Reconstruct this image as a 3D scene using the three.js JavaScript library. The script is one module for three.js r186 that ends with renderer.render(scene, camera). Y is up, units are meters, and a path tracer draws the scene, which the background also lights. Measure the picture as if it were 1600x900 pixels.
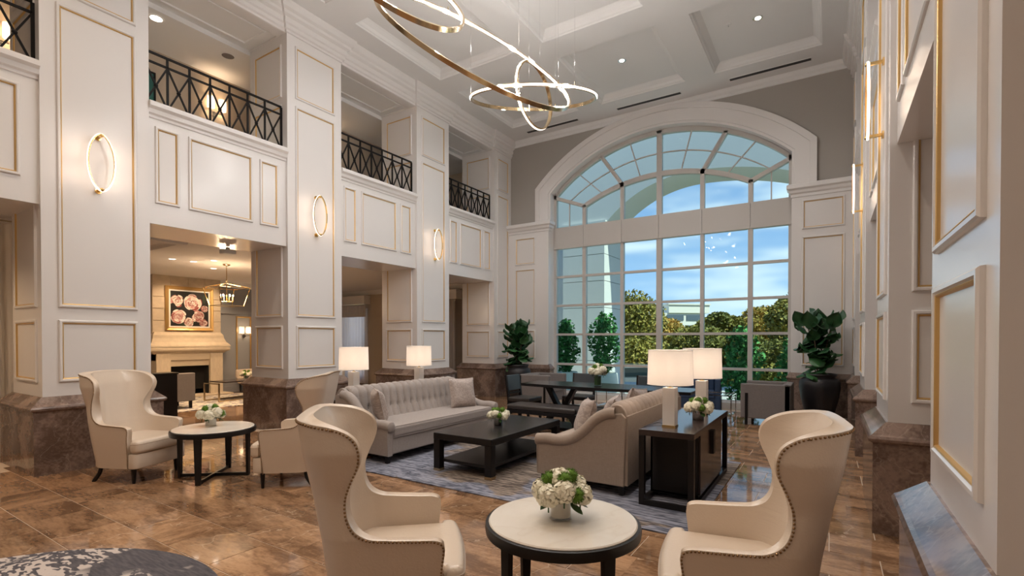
import * as THREE from 'three';
import { mergeGeometries, mergeVertices, toCreasedNormals } from 'three/addons/utils/BufferGeometryUtils.js';
import { RoundedBoxGeometry } from 'three/addons/geometries/RoundedBoxGeometry.js';
import { RectAreaLightUniformsLib } from 'three/addons/lights/RectAreaLightUniformsLib.js';
RectAreaLightUniformsLib.init();

// ---------------------------------------------------------------- camera, sky, sun, exposure
const scene = new THREE.Scene();
const FPX = 777, PY = 538;
const camera = new THREE.PerspectiveCamera(2 * Math.atan(450 / FPX) * 180 / Math.PI, 16 / 9, 0.05, 400);
camera.position.set(0, 1.5, 0);
camera.rotation.order = 'YXZ';
camera.rotation.y = Math.atan(495 / FPX);
camera.rotation.x = -0.6 * Math.PI / 180;
camera.setViewOffset(1600, 900, 0, 450 - PY, 1600, 900);
const renderer = new THREE.WebGLRenderer({ antialias: true });
renderer.toneMapping = THREE.LinearToneMapping;
renderer.toneMappingExposure = 1.07;
renderer.shadowMap.enabled = true;

// seeded noise
function mulberry(a) { return () => { a |= 0; a = a + 0x6D2B79F5 | 0; let t = Math.imul(a ^ a >>> 15, 1 | a); t = t + Math.imul(t ^ t >>> 7, 61 | t) ^ t; return ((t ^ t >>> 14) >>> 0) / 4294967296; }; }
const rnd = mulberry(20);
const rr = (a, b) => a + (b - a) * rnd();
const lerp = (a, b, t) => a + (b - a) * t;
const clamp = (x, a, b) => Math.min(b, Math.max(a, x));
const sstep = (a, b, x) => { const t = clamp((x - a) / (b - a), 0, 1); return t * t * (3 - 2 * t); };
function noiseTable(n, seed) { const r = mulberry(seed), t = new Float32Array(n * n); for (let i = 0; i < n * n; i++) t[i] = r(); return t; }
const NT = noiseTable(256, 5);
function vnoise(x, y, per) {   // value noise that repeats every per cells
  const xi = Math.floor(x), yi = Math.floor(y); let fx = x - xi, fy = y - yi; fx = fx * fx * (3 - 2 * fx); fy = fy * fy * (3 - 2 * fy);
  const w = (v) => ((v % per) + per) % per, a = (i, j) => NT[(w(j) & 255) * 256 + (w(i) & 255)];
  return lerp(lerp(a(xi, yi), a(xi + 1, yi), fx), lerp(a(xi, yi + 1), a(xi + 1, yi + 1), fx), fy);
}
function fbm(x, y, per, oct = 5) { let s = 0, a = 0.5, t = 0; for (let k = 0; k < oct; k++) { s += a * vnoise(x + k * 17.3, y + k * 9.1, per); t += a; a *= 0.5; x *= 2; y *= 2; per *= 2; } return s / t; }

{ // sky: air and thin cloud
  const w = 1024, h = 512, d = new Float32Array(w * h * 4);
  for (let j = 0; j < h; j++) for (let i = 0; i < w; i++) {
    const el = ((j + 0.5) / h - 0.5) * Math.PI, az = (i + 0.5) / w * 2 * Math.PI;
    const e = Math.max(0, Math.sin(el)), k = Math.pow(1 - e, 3.2);
    let c = [lerp(0.085, 0.40, k), lerp(0.18, 0.50, k), lerp(0.37, 0.66, k)];
    const u = i / w * 32, v = Math.max(0, el) * 26;
    const n = fbm(u, v * 1.5, 32, 5), cl = sstep(0.42, 0.66, n) * (1 - sstep(0.20, 0.6, e)) * 0.9;
    c = c.map((q, m) => lerp(q, [0.66, 0.63, 0.64][m], cl));
    if (el < 0) c = [0.25, 0.24, 0.22];
    d.set([c[0], c[1], c[2], 1], (j * w + i) * 4);
  }
  const t = new THREE.DataTexture(d, w, h, THREE.RGBAFormat, THREE.FloatType);
  t.mapping = THREE.EquirectangularReflectionMapping; t.magFilter = THREE.LinearFilter; t.minFilter = THREE.LinearFilter; t.wrapS = THREE.RepeatWrapping; t.needsUpdate = true;
  scene.background = t; scene.backgroundIntensity = 1.7;
}
const sun = new THREE.DirectionalLight(new THREE.Color().setRGB(1, 0.86, 0.68), 7);
sun.position.set(26, 45, -23); sun.target.position.set(-6, 0, -30);
Object.assign(sun.shadow.camera, { left: -70, right: 70, top: 70, bottom: -70, near: 1, far: 220 });
sun.shadow.mapSize.set(4096, 4096); scene.add(sun, sun.target);

// lamp strengths
const WARM = [1, 0.80, 0.60], WARM2 = [1, 0.70, 0.43], SOFTW = [1, 0.965, 0.93];
const POWER = { ring: 0.95, down: 8.5, sconce: 0.10, lamp: 0.27, lounge: 9.0, upper: 0.5, candle: 0.5 };

// ---------------------------------------------------------------- textures and materials
const lin = (v) => v <= 0.0031308 ? v * 12.92 : 1.055 * Math.pow(v, 1 / 2.4) - 0.055;
function tex(size, fn, { srgb = true, rep = 1, h } = {}) {   // fn(u, v) gives linear rgb (or a grey) at 0..1
  const hh = h ?? size, d = new Uint8Array(size * hh * 4);
  for (let j = 0; j < hh; j++) for (let i = 0; i < size; i++) {
    let c = fn(i / size, j / hh); if (typeof c === 'number') c = [c, c, c];
    const o = (j * size + i) * 4;
    for (let k = 0; k < 3; k++) d[o + k] = clamp(Math.round(255 * (srgb ? lin(clamp(c[k], 0, 1)) : c[k])), 0, 255);
    d[o + 3] = 255;
  }
  const t = new THREE.DataTexture(d, size, hh); t.wrapS = t.wrapT = THREE.RepeatWrapping; t.magFilter = THREE.LinearFilter; t.minFilter = THREE.LinearMipmapLinearFilter; t.generateMipmaps = true;
  if (srgb) t.colorSpace = THREE.SRGBColorSpace; t.repeat.set(rep, rep); t.needsUpdate = true; return t;
}
const mix3 = (a, b, t) => a.map((q, i) => lerp(q, b[i], t));
const col = (r, g, b) => new THREE.Color().setRGB(r, g, b);
function std(name, c, rough, o = {}) { const m = new THREE.MeshStandardMaterial({ color: Array.isArray(c) ? col(...c) : c, roughness: rough, ...o }); m.name = name; return m; }
function phys(name, c, rough, o = {}) { const m = new THREE.MeshPhysicalMaterial({ color: Array.isArray(c) ? col(...c) : c, roughness: rough, ...o }); m.name = name; return m; }
const veins = (u, v, per, warp, sharp) => { const w = fbm(u * per + 3, v * per + 8, per, 4) * warp; const n = fbm(u * per + w, v * per - w, per, 5); return Math.pow(1 - Math.min(1, Math.abs(n - 0.5) * sharp), 3); };
const floorTex = tex(1024, (u, v) => {
  const w = fbm(u * 3, v * 3, 3, 4), n = fbm(u * 3 + w * 1.2, v * 14 + w * 2.5, 42, 6), m = fbm(u * 30, v * 110, 330, 3), f = fbm(u * 120, v * 120, 120, 2);
  let c = mix3([0.150, 0.080, 0.042], [0.410, 0.245, 0.140], sstep(0.27, 0.73, n * 0.6 + m * 0.28 + f * 0.12));
  const ve = Math.pow(veins(u, v, 4, 1.6, 26), 2) * sstep(0.42, 0.62, fbm(u * 5, v * 5, 5, 3)); return mix3(c, [0.62, 0.46, 0.32], ve * 0.75);
});
const baseTex = tex(1024, (u, v) => {
  const n = fbm(u * 5 + fbm(u * 4, v * 4, 4, 3) * 1.4, v * 5, 5, 6), m = fbm(u * 50, v * 50, 50, 3);
  let c = mix3([0.135, 0.090, 0.072], [0.290, 0.205, 0.165], sstep(0.3, 0.7, n * 0.65 + m * 0.35));
  const ve = Math.pow(veins(u + 0.3, v, 4, 2.6, 22), 2) + 0.5 * Math.pow(veins(u, v + 0.4, 9, 2, 18), 2) * sstep(0.5, 0.65, fbm(u * 5, v * 5, 5, 3)); return mix3(c, [0.46, 0.37, 0.31], clamp(ve, 0, 1) * 0.5);
});
const whiteMarbleTex = tex(512, (u, v) => { const n = fbm(u * 4 + fbm(u * 3, v * 3, 3, 3), v * 4, 4, 6), ve = veins(u, v, 3, 2, 10); return mix3(mix3([0.70, 0.64, 0.56], [0.80, 0.76, 0.70], n), [0.60, 0.50, 0.40], ve * 0.25); });
const weave = (u, v, n) => { const a = Math.sin(u * Math.PI * 2 * n), b = Math.sin(v * Math.PI * 2 * n); return 0.5 + 0.25 * (a * (b > 0 ? 1 : -1)) + 0.25 * (fbm(u * 64, v * 64, 64, 3) - 0.5) * 2; };
const linenTex = tex(512, (u, v) => { const n = 0.6 * fbm(u * 160, v * 12, 160, 2) + 0.6 * fbm(u * 12, v * 160, 160, 2) - 0.1; return mix3([0.70, 0.70, 0.70], [1, 1, 1], clamp(n, 0, 1)); });
const linenBump = tex(512, (u, v) => weave(u, v, 64), { srgb: false });
const woodTex = tex(512, (u, v) => { const n = fbm(u * 4, v * 90, 180, 4); return mix3([0.65, 0.65, 0.65], [1, 1, 1], n); });
const leatherBump = tex(512, (u, v) => fbm(u * 90, v * 90, 90, 3), { srgb: false });
const velvetTex = tex(512, (u, v) => { const n = fbm(u * 30 + fbm(u * 10, v * 10, 10, 3) * 4, v * 30, 30, 4); return mix3([0.72, 0.72, 0.72], [1.0, 1.0, 1.0], sstep(0.35, 0.65, n)); });
const stoneTex = tex(512, (u, v) => { const n = fbm(u * 12, v * 12, 12, 5); return mix3([0.80, 0.80, 0.80], [1, 1, 1], n); });
const rugTex = tex(1024, (u, v) => {   // u across the room (x), v along it (z)
  const n = 0.55 * fbm(u * 10, v * 220, 220, 3) + 0.45 * fbm(u * 60, v * 160, 160, 3), big = fbm(u * 5 + 1, v * 4 + fbm(u * 6, v * 6, 6, 3) * 0.8, 6, 4);
  const blue = mix3([0.055, 0.062, 0.09], [0.29, 0.295, 0.35], sstep(0.32, 0.68, n)), brown = mix3([0.065, 0.048, 0.040], [0.30, 0.24, 0.195], sstep(0.36, 0.66, n));
  return mix3(blue, brown, sstep(0.5, 0.56, big));
});
const roundRugTex = tex(1024, (u, v) => {
  const n = fbm(u * 60 + fbm(u * 8, v * 8, 8, 3) * 6, v * 120 + fbm(u * 8 + 3, v * 8, 8, 3) * 6, 120, 2), m = fbm(u * 7 + 2, v * 7, 7, 4), s = fbm(u * 40, v * 260, 260, 2);
  const dark = mix3([0.045, 0.045, 0.055], [0.13, 0.115, 0.125], s); return mix3(dark, [0.55, 0.48, 0.44], sstep(0.51, 0.55, n) * sstep(0.40, 0.50, m));
});
const loungeRugTex = tex(512, (u, v) => { const n = fbm(u * 14, v * 14, 14, 4); return mix3([0.62, 0.56, 0.47], [0.24, 0.22, 0.24], sstep(0.5, 0.56, n)); });

const white = [0.80, 0.772, 0.755];
const M = {
  wall: phys('painted woodwork', white, 0.26, { specularIntensity: 1, clearcoat: 0.35, clearcoatRoughness: 0.18 }),
  ceil: std('ceiling paint', [0.80, 0.79, 0.78], 0.8),
  taupe: std('taupe wall paint', [0.40, 0.37, 0.335], 0.8),
  tan: std('tan wall paint', [0.50, 0.42, 0.33], 0.8),
  greyBlue: std('blue grey wall paint', [0.30, 0.31, 0.33], 0.6),
  gold: std('gilded bead', [0.68, 0.44, 0.17], 0.32, { metalness: 0.6 }),
  brass: std('polished brass', [0.86, 0.62, 0.28], 0.16, { metalness: 1 }),
  bronze: std('champagne bronze', [0.62, 0.47, 0.28], 0.18, { metalness: 1 }),
  chrome: std('chrome', [0.85, 0.85, 0.86], 0.08, { metalness: 1 }),
  iron: phys('black iron', [0.010, 0.009, 0.009], 0.5, { specularIntensity: 0.35 }),
  grout: std('grout', [0.55, 0.44, 0.34], 0.7),
  floor: [1.0, 0.84, 1.14, 0.93].map((k, i) => phys('polished brown marble ' + i, [k, k * 0.985, k * 0.97], 0.055, { map: floorTex, specularIntensity: 1 })),
  base: phys('dark brown marble', [1, 1, 1], 0.10, { map: baseTex }),
  topMarble: phys('cream marble', [1, 1, 1], 0.12, { map: whiteMarbleTex }),
  leather: phys('pearl cream leather', [0.68, 0.565, 0.455], 0.30, { bumpMap: leatherBump, bumpScale: 0.0006, clearcoat: 0.35, clearcoatRoughness: 0.25 }),
  nail: std('antique brass nail', [0.30, 0.19, 0.10], 0.3, { metalness: 1 }),
  ebony: phys('ebonised wood', [0.014, 0.012, 0.012], 0.34, { specularIntensity: 0.55, map: woodTex }),
  ebonyTop: phys('ebonised table top', [0.015, 0.014, 0.015], 0.24, { specularIntensity: 0.6, map: woodTex }),
  espresso: phys('espresso wood', [0.045, 0.030, 0.027], 0.18, { specularIntensity: 0.8, map: woodTex }),
  linen: phys('taupe linen upholstery', [0.42, 0.365, 0.335], 0.9, { map: linenTex, bumpMap: linenBump, bumpScale: 0.0012, sheen: 0.25, sheenRoughness: 0.6, sheenColor: col(0.9, 0.9, 0.95) }),
  linenR: phys('brown linen upholstery', [0.42, 0.335, 0.275], 0.9, { map: linenTex, bumpMap: linenBump, bumpScale: 0.0012, sheen: 0.2, sheenRoughness: 0.6 }),
  greyWool: phys('grey wool upholstery', [0.23, 0.205, 0.195], 0.95, { map: linenTex, bumpMap: linenBump, bumpScale: 0.001 }),
  velvet: phys('crushed velvet', [0.46, 0.38, 0.34], 0.55, { map: velvetTex, sheen: 0.6, sheenRoughness: 0.4, sheenColor: col(0.9, 0.85, 0.85) }),
  darkLeather: phys('dark brown leather', [0.035, 0.028, 0.026], 0.38, { bumpMap: leatherBump, bumpScale: 0.0005 }),
  paleLeather: phys('glossy slate leather', [0.05, 0.06, 0.07], 0.22),
  navy: phys('navy upholstery', [0.02, 0.045, 0.10], 0.6),
  rug: std('woven rug', [1, 1, 1], 1, { map: rugTex, bumpMap: linenBump, bumpScale: 0.002 }),
  roundRug: std('round woven rug', [1, 1, 1], 1, { map: roundRugTex, bumpMap: linenBump, bumpScale: 0.002 }),
  loungeRug: std('pale patterned rug', [1, 1, 1], 1, { map: loungeRugTex }),
  frame: phys('window frame paint', [0.56, 0.53, 0.50], 0.45),
  glass: phys('window glass', [0.62, 0.88, 0.93], 0.0, { transmission: 1, thickness: 0, ior: 1.5, specularIntensity: 0.15 }),
  vase: phys('clear glass', [0.97, 0.99, 1], 0.02, { transmission: 1, thickness: 0, ior: 1.45 }),
  mercury: std('silvered glass', [0.80, 0.79, 0.78], 0.12, { metalness: 1 }),
  filler: std('pale sand', [0.75, 0.66, 0.56], 0.9),
  petal: std('hydrangea petal', [0.86, 0.82, 0.66], 0.8),
  moss: std('green dianthus', [0.10, 0.20, 0.02], 0.9),
  stemLeaf: std('dark leaf', [0.03, 0.085, 0.02], 0.5, { side: THREE.DoubleSide }),
  fig: phys('fiddle leaf', [0.022, 0.085, 0.028], 0.38, { side: THREE.DoubleSide }),
  fig2: phys('younger fiddle leaf', [0.04, 0.13, 0.04], 0.38, { side: THREE.DoubleSide }),
  bark: std('bark', [0.10, 0.07, 0.045], 0.9),
  pot: phys('charcoal glazed pot', [0.016, 0.014, 0.016], 0.42),
  soil: std('soil', [0.03, 0.02, 0.015], 1),
  shade: phys('white linen lamp shade', [0.88, 0.83, 0.78], 0.95, { transmission: 0.5, thickness: 0, side: THREE.DoubleSide }),
  alabaster: phys('white alabaster', [0.88, 0.85, 0.82], 0.3),
  bulb: std('lit bulb', [1, 1, 1], 0.5, { emissive: col(...WARM), emissiveIntensity: 3 }),
  led: std('lit led strip', [1, 1, 1], 0.5, { emissive: col(1, 0.86, 0.72), emissiveIntensity: 2.4 }),
  sconceLed: std('lit sconce strip', [1, 1, 1], 0.5, { emissive: col(1, 0.84, 0.66), emissiveIntensity: 1.7 }),
  downGlow: std('lit downlight lens', [1, 1, 1], 0.5, { emissive: col(1, 0.88, 0.72), emissiveIntensity: 7 }),
  candleGlow: std('lit candle bulb', [1, 1, 1], 0.5, { emissive: col(...WARM2), emissiveIntensity: 14 }),
  limestone: std('warm limestone', [0.66, 0.55, 0.41], 0.75, { map: stoneTex }),
  soot: std('sooty firebox', [0.012, 0.010, 0.009], 0.9),
  sheer: phys('sheer curtain', [0.90, 0.89, 0.87], 0.95, { transmission: 0.75, thickness: 0, side: THREE.DoubleSide }),
  drape: phys('beige drape', [0.52, 0.47, 0.42], 0.95, { transmission: 0.15, thickness: 0, side: THREE.DoubleSide }),
  vent: std('dark grille', [0.07, 0.068, 0.065], 0.7),
  porch: std('white stucco', [0.66, 0.66, 0.645], 0.9),
  paving: std('drive paving', [0.46, 0.44, 0.41], 0.95),
  grass: std('lawn', [0.12, 0.13, 0.035], 1),
  carPaint: phys('silver car paint', [0.50, 0.52, 0.55], 0.25, { metalness: 0.6, clearcoat: 1 }),
  carGlass: phys('car window', [0.02, 0.03, 0.035], 0.05),
  tyre: std('tyre', [0.015, 0.015, 0.016], 0.8),
  facade: std('far white facade', [0.78, 0.74, 0.68], 0.8),
  facadeGlass: phys('far window glass', [0.10, 0.13, 0.16], 0.15),
  planter: std('white planter', [0.75, 0.75, 0.74], 0.6),
  shrubLeaf: std('shrub leaves', [1, 1, 1], 0.7, { vertexColors: true, side: THREE.DoubleSide }),
  teal: std('teal picture', [0.01, 0.11, 0.09], 0.4),
};

// ---------------------------------------------------------------- geometry helpers
const NI = (g) => { const h = g.index ? g.toNonIndexed() : g; for (const k of Object.keys(h.attributes)) if (!['position', 'normal', 'uv'].includes(k)) h.deleteAttribute(k); return h; };
const merge = (l) => l.length === 1 ? l[0] : mergeGeometries(l.map(NI), false);
function uvm(g, s = 1, ou = 0, ov = 0) {   // uv in metres from the face direction
  g = NI(g); const p = g.attributes.position, n = g.attributes.normal, uv = new Float32Array(p.count * 2);
  for (let i = 0; i < p.count; i++) {
    const ax = Math.abs(n.getX(i)), ay = Math.abs(n.getY(i)), az = Math.abs(n.getZ(i)); let u, v;
    if (ay >= ax && ay >= az) { u = p.getX(i); v = p.getZ(i); } else if (ax >= az) { u = p.getZ(i); v = p.getY(i); } else { u = p.getX(i); v = p.getY(i); }
    uv[2 * i] = u * s + ou; uv[2 * i + 1] = v * s + ov;
  }
  g.setAttribute('uv', new THREE.BufferAttribute(uv, 2)); return g;
}
const bx = (x0, x1, y0, y1, z0, z1) => new THREE.BoxGeometry(Math.abs(x1 - x0), Math.abs(y1 - y0), Math.abs(z1 - z0)).translate((x0 + x1) / 2, (y0 + y1) / 2, (z0 + z1) / 2);
const rb = (w, h, d, r, x = 0, y = 0, z = 0, seg = 3) => new RoundedBoxGeometry(w, h, d, seg, Math.min(r, w / 2.01, h / 2.01, d / 2.01)).translate(x, y, z);
const cyl = (r0, r1, h, x = 0, y = 0, z = 0, n = 20) => new THREE.CylinderGeometry(r1, r0, h, n).translate(x, y + h / 2, z);   // bottom radius first
const sph = (r, x = 0, y = 0, z = 0, a = 14, b = 10) => new THREE.SphereGeometry(r, a, b).translate(x, y, z);
const lathe = (pts, n = 40) => new THREE.LatheGeometry(pts.map((p) => new THREE.Vector2(p[0], p[1])), n);
function bar(a, b, w, d = w) {   // square bar from a to b
  const A = new THREE.Vector3(...a), B = new THREE.Vector3(...b), v = B.clone().sub(A), g = new THREE.BoxGeometry(w, v.length(), d);
  g.applyQuaternion(new THREE.Quaternion().setFromUnitVectors(new THREE.Vector3(0, 1, 0), v.clone().normalize())); const c = A.add(B).multiplyScalar(0.5); return g.translate(c.x, c.y, c.z);
}
const tube = (pts, r, seg = 24, n = 8, closed = false) => new THREE.TubeGeometry(new THREE.CatmullRomCurve3(pts.map((p) => new THREE.Vector3(...p)), closed), seg, r, n, closed);
function fromQuads(quads) {   // flat shaded
  const pos = []; for (const [a, b, c, d] of quads) pos.push(...a, ...b, ...c, ...a, ...c, ...d);
  const g = new THREE.BufferGeometry(); g.setAttribute('position', new THREE.BufferAttribute(new Float32Array(pos), 3)); g.setAttribute('uv', new THREE.BufferAttribute(new Float32Array(pos.length / 3 * 2), 2)); g.computeVertexNormals(); return g;
}
function profileRect(x0, x1, z0, z1, prof, cap = true) {   // a rectangular plan swept up a profile of [outset, y]
  const ring = ([o, y]) => [[x0 - o, y, z1 + o], [x1 + o, y, z1 + o], [x1 + o, y, z0 - o], [x0 - o, y, z0 - o]], q = [];
  for (let i = 0; i + 1 < prof.length; i++) { const a = ring(prof[i]), b = ring(prof[i + 1]); for (let k = 0; k < 4; k++) q.push([a[k], a[(k + 1) % 4], b[(k + 1) % 4], b[k]]); }
  if (cap) { const t = ring(prof[prof.length - 1]), b = ring(prof[0]); q.push([t[0], t[1], t[2], t[3]], [b[3], b[2], b[1], b[0]]); }
  return uvm(fromQuads(q));
}
function frameRect(w, h, prof) {   // mitred frame in the xy plane facing +z, profile of [inset, height]
  const ring = ([o, z]) => [[-w / 2 + o, -h / 2 + o, z], [w / 2 - o, -h / 2 + o, z], [w / 2 - o, h / 2 - o, z], [-w / 2 + o, h / 2 - o, z]], q = [];
  for (let i = 0; i + 1 < prof.length; i++) { const a = ring(prof[i]), b = ring(prof[i + 1]); for (let k = 0; k < 4; k++) q.push([a[k], a[(k + 1) % 4], b[(k + 1) % 4], b[k]]); }
  return fromQuads(q);
}
const sweepAlongX = (x0, x1, prof) => { const s = new THREE.Shape(prof.map((p) => new THREE.Vector2(-p[0], p[1]))); return uvm(new THREE.ExtrudeGeometry(s, { depth: x1 - x0, bevelEnabled: false }).rotateY(Math.PI / 2).translate(x0, 0, 0)); };   // prof [z, y]
const sweepAlongZ = (z0, z1, prof) => { const s = new THREE.Shape(prof.map((p) => new THREE.Vector2(p[0], p[1]))); return uvm(new THREE.ExtrudeGeometry(s, { depth: z1 - z0, bevelEnabled: false }).translate(0, 0, z0)); };   // prof [x, y]
function grid(nu, nv, fn, closedU = false) {   // smooth surface fn(u, v) -> [x, y, z]
  const pos = [], uv = [], idx = [];
  for (let j = 0; j <= nv; j++) for (let i = 0; i <= nu; i++) { pos.push(...fn(i / nu, j / nv)); uv.push(i / nu, j / nv); }
  for (let j = 0; j < nv; j++) for (let i = 0; i < nu; i++) { const a = j * (nu + 1) + i, b = a + 1, c = a + nu + 1, d = c + 1; idx.push(a, b, d, a, d, c); }
  const g = new THREE.BufferGeometry(); g.setAttribute('position', new THREE.BufferAttribute(new Float32Array(pos), 3)); g.setAttribute('uv', new THREE.BufferAttribute(new Float32Array(uv), 2)); g.setIndex(idx); g.computeVertexNormals();
  if (closedU) { const n = g.attributes.normal; for (let j = 0; j <= nv; j++) { const a = j * (nu + 1), b = a + nu; const x = n.getX(a) + n.getX(b), y = n.getY(a) + n.getY(b), z = n.getZ(a) + n.getZ(b), l = Math.hypot(x, y, z) || 1; n.setXYZ(a, x / l, y / l, z / l); n.setXYZ(b, x / l, y / l, z / l); } }
  return g;
}
const extr = (pts, depth, bevel = 0) => { const s = pts instanceof THREE.Shape ? pts : new THREE.Shape(pts.map((p) => new THREE.Vector2(p[0], p[1]))); return new THREE.ExtrudeGeometry(s, { depth: depth - 2 * bevel, bevelEnabled: bevel > 0, bevelSize: bevel, bevelThickness: bevel, bevelSegments: 2, curveSegments: 20 }).translate(0, 0, bevel); };

// ---------------------------------------------------------------- scene helpers
const used = {};
function numbered(n) { const k = used[n] = (used[n] ?? -1) + 1; return k ? n + '_' + String(k).padStart(3, '0') : n; }
function tag(o, label, category, group, kind) { Object.assign(o.userData, { label, category }); if (group) o.userData.group = group; if (kind) o.userData.kind = kind; return o; }
function thing(name, label, category, [x, y, z] = [0, 0, 0], turn = 0, group, kind) { const o = new THREE.Group(); o.name = numbered(name); o.position.set(x, y, z); o.rotation.y = turn; tag(o, label, category, group, kind); scene.add(o); return o; }
function part(parent, name, geo, mat, label) { const m = new THREE.Mesh(Array.isArray(geo) ? merge(geo) : geo, mat); m.name = name; if (label) m.userData.label = label; parent.add(m); return m; }
function solo(name, geo, mat, label, category, group, kind) { const m = new THREE.Mesh(Array.isArray(geo) ? merge(geo) : geo, mat); m.name = numbered(name); tag(m, label, category, group, kind); scene.add(m); return m; }
function dup(o, label, [x, y, z], turn) { const c = o.clone(); c.name = numbered(o.name.replace(/_\d{3}$/, '')); c.userData = { ...o.userData, label }; c.position.set(x, y, z); c.rotation.set(0, turn, 0); scene.add(c); return c; }
const S = 'structure';
function pointLight(x, y, z, I, c = WARM, soft = 1) { const l = new THREE.PointLight(col(...c), I); l.position.set(x, y, z); l.shadow.radius = soft; scene.add(l); return l; }
function spot(x, y, z, tx, ty, tz, I, ang, c = WARM, pen = 0.6, soft = 3) { const l = new THREE.SpotLight(col(...c), I, 0, ang, pen); l.position.set(x, y, z); l.target.position.set(tx, ty, tz); l.shadow.radius = soft; scene.add(l, l.target); return l; }

const MOLD = [[0, 0], [0.002, 0.014], [0.010, 0.022], [0.026, 0.022], [0.034, 0.013]], BEAD = [[0.034, 0.013], [0.037, 0.016], [0.043, 0.013], [0.048, 0.0]];
function panel(parent, w, h, x, y, z, turn) {   // applied panel mould with its gilded bead
  const m = part(parent, 'panel_molding', frameRect(w, h, MOLD), M.wall); m.position.set(x, y, z); m.rotation.y = turn;
  part(m, 'gilded_bead', frameRect(w, h, BEAD), M.gold, 'gold bead inside the white moulding'); return m;
}
// ================================================================ THE ROOM
const XL = -7.36, XR = 0.39, ZF = -11.5, YC = 6.83, DEEP = 1.05, ZB = 5.2;
const CZ = [-1.85, -4.83, -7.81, -10.69], CW = 1.05;   // near faces of the columns and their width
const nth = ['nearest', 'second', 'third', 'fourth'];

{ // ---- floor: polished marble tiles, 0.58 x 0.412, in half bond
  const fl = new THREE.Group(); fl.name = 'floor'; tag(fl, 'polished brown marble tile floor of the lobby in half bond', 'floor', null, S); scene.add(fl);
  part(fl, 'grout_bed', uvm(bx(-14.6, 2.4, -0.2, -0.003, -11.8, ZB)), M.grout);
  const TW = 0.58, TD = 0.412, g0 = 0.005, geos = [];
  for (let k = 0; k < 14; k++) {
    const b = 0.0015, q = [], w = TW / 2 - g0 / 2, d = TD / 2 - g0 / 2, lo = [[-w, -0.003, d], [w, -0.003, d], [w, -0.003, -d], [-w, -0.003, -d]], hi = [[-w + b, 0, d - b], [w - b, 0, d - b], [w - b, 0, -d + b], [-w + b, 0, -d + b]];
    for (let i = 0; i < 4; i++) q.push([lo[i], lo[(i + 1) % 4], hi[(i + 1) % 4], hi[i]]); q.push(hi);
    const g = fromQuads(q), p = g.attributes.position, uv = g.attributes.uv, ou = rnd(), ov = rnd(), turn = k % 5 === 4;
    for (let i = 0; i < p.count; i++) { const a = p.getX(i) * 0.62, c = p.getZ(i) * 0.62; uv.setXY(i, (turn ? c : a) + ou, (turn ? a : c) + ov); }
    geos.push(g);
  }
  const inView = (x, z) => { const a = Math.atan2(x, -z), y = -camera.rotation.y; return -z > 0.6 && a > y - 0.82 && a < y + 0.82; };
  const all = [];
  for (let j = -13; j < 28; j++) for (let i = -14; i < 4; i++) {
    const x = -3.47 + TW * (i + 6) + (j & 1 ? 0.29 : 0) + TW / 2, z = -2.10 - TD * (j - 4) - TD / 2 - 1.236;
    if (x < -8.5 || x > 1.9 || z < -11.3 || z > 4.9) continue;
    const rug = x > -4.9 && x < -1.2 && z > -6.2 && z < -4.15;
    all.push({ x, z, d: Math.hypot(x, z) + (inView(x, z) && !rug ? 0 : 100), g: Math.floor(rnd() * geos.length), m: Math.floor(rnd() * 4) });
  }
  all.sort((a, b) => a.d - b.d);
  all.slice(0, 300).forEach((t) => { const m = part(fl, 'tile', geos[t.g], M.floor[t.m]); m.position.set(t.x, 0, t.z); });
  for (let k = 0; k < 4; k++) { const m = part(fl, 'far_tiles', all.slice(300).filter((t) => t.m === k).map((t) => geos[t.g].clone().translate(t.x, 0, t.z)), M.floor[k]); m.userData.kind = 'stuff'; }
  const lf = bx(-14.4, -8.5, -0.003, 0, -11.5, ZB); part(fl, 'lounge_floor', uvm(lf, 0.62), M.floor[1]);
}

{ // ---- ceiling with coffers
  const c = new THREE.Group(); c.name = 'ceiling'; tag(c, 'white coffered ceiling of the tall lobby', 'ceiling', null, S); scene.add(c);
  const s = new THREE.Shape([[XL - 0.3, ZF - 0.2], [XR + 0.3, ZF - 0.2], [XR + 0.3, ZB], [XL - 0.3, ZB]].map((p) => new THREE.Vector2(p[0], -p[1])));
  const xs = [-5.86, -3.46, -1.05], zs = [-9.57, -6.80, -4.03, -1.26, 1.51, 4.0], hw = 0.92, hd = 1.09, dp = 0.14;
  for (const x of xs) for (const z of zs) { const d = z > 3 ? 0.9 : hd; s.holes.push(new THREE.Path([[x - hw, z - d], [x - hw, z + d], [x + hw, z + d], [x + hw, z - d]].map((p) => new THREE.Vector2(p[0], -p[1])))); }
  part(c, 'lower_ceiling', new THREE.ExtrudeGeometry(s, { depth: dp, bevelEnabled: false }).rotateX(-Math.PI / 2).translate(0, YC, 0), M.ceil);
  part(c, 'ceiling_slab', bx(-15, 2.6, YC + dp, YC + 0.45, ZF - 0.3, ZB + 0.2), M.ceil);
  const prof = [[0, 0], [0.012, 0.02], [0.03, 0.03], [0.05, 0.075], [0.10, 0.12], [0.13, 0.14]];
  for (const x of xs) for (const z of zs) {
    const d = z > 3 ? 0.9 : hd, m = part(c, 'coffer_molding', frameRect(2 * hw, 2 * d, prof), M.ceil); m.rotation.x = -Math.PI / 2; m.position.set(x, YC, z);
    m.geometry = flipped(m.geometry);
  }
}
function flipped(g) { const p = g.attributes.position.array; for (let i = 0; i < p.length; i += 9) for (let k = 0; k < 3; k++) { const t = p[i + 3 + k]; p[i + 3 + k] = p[i + 6 + k]; p[i + 6 + k] = t; } g.computeVertexNormals(); return g; }

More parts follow.
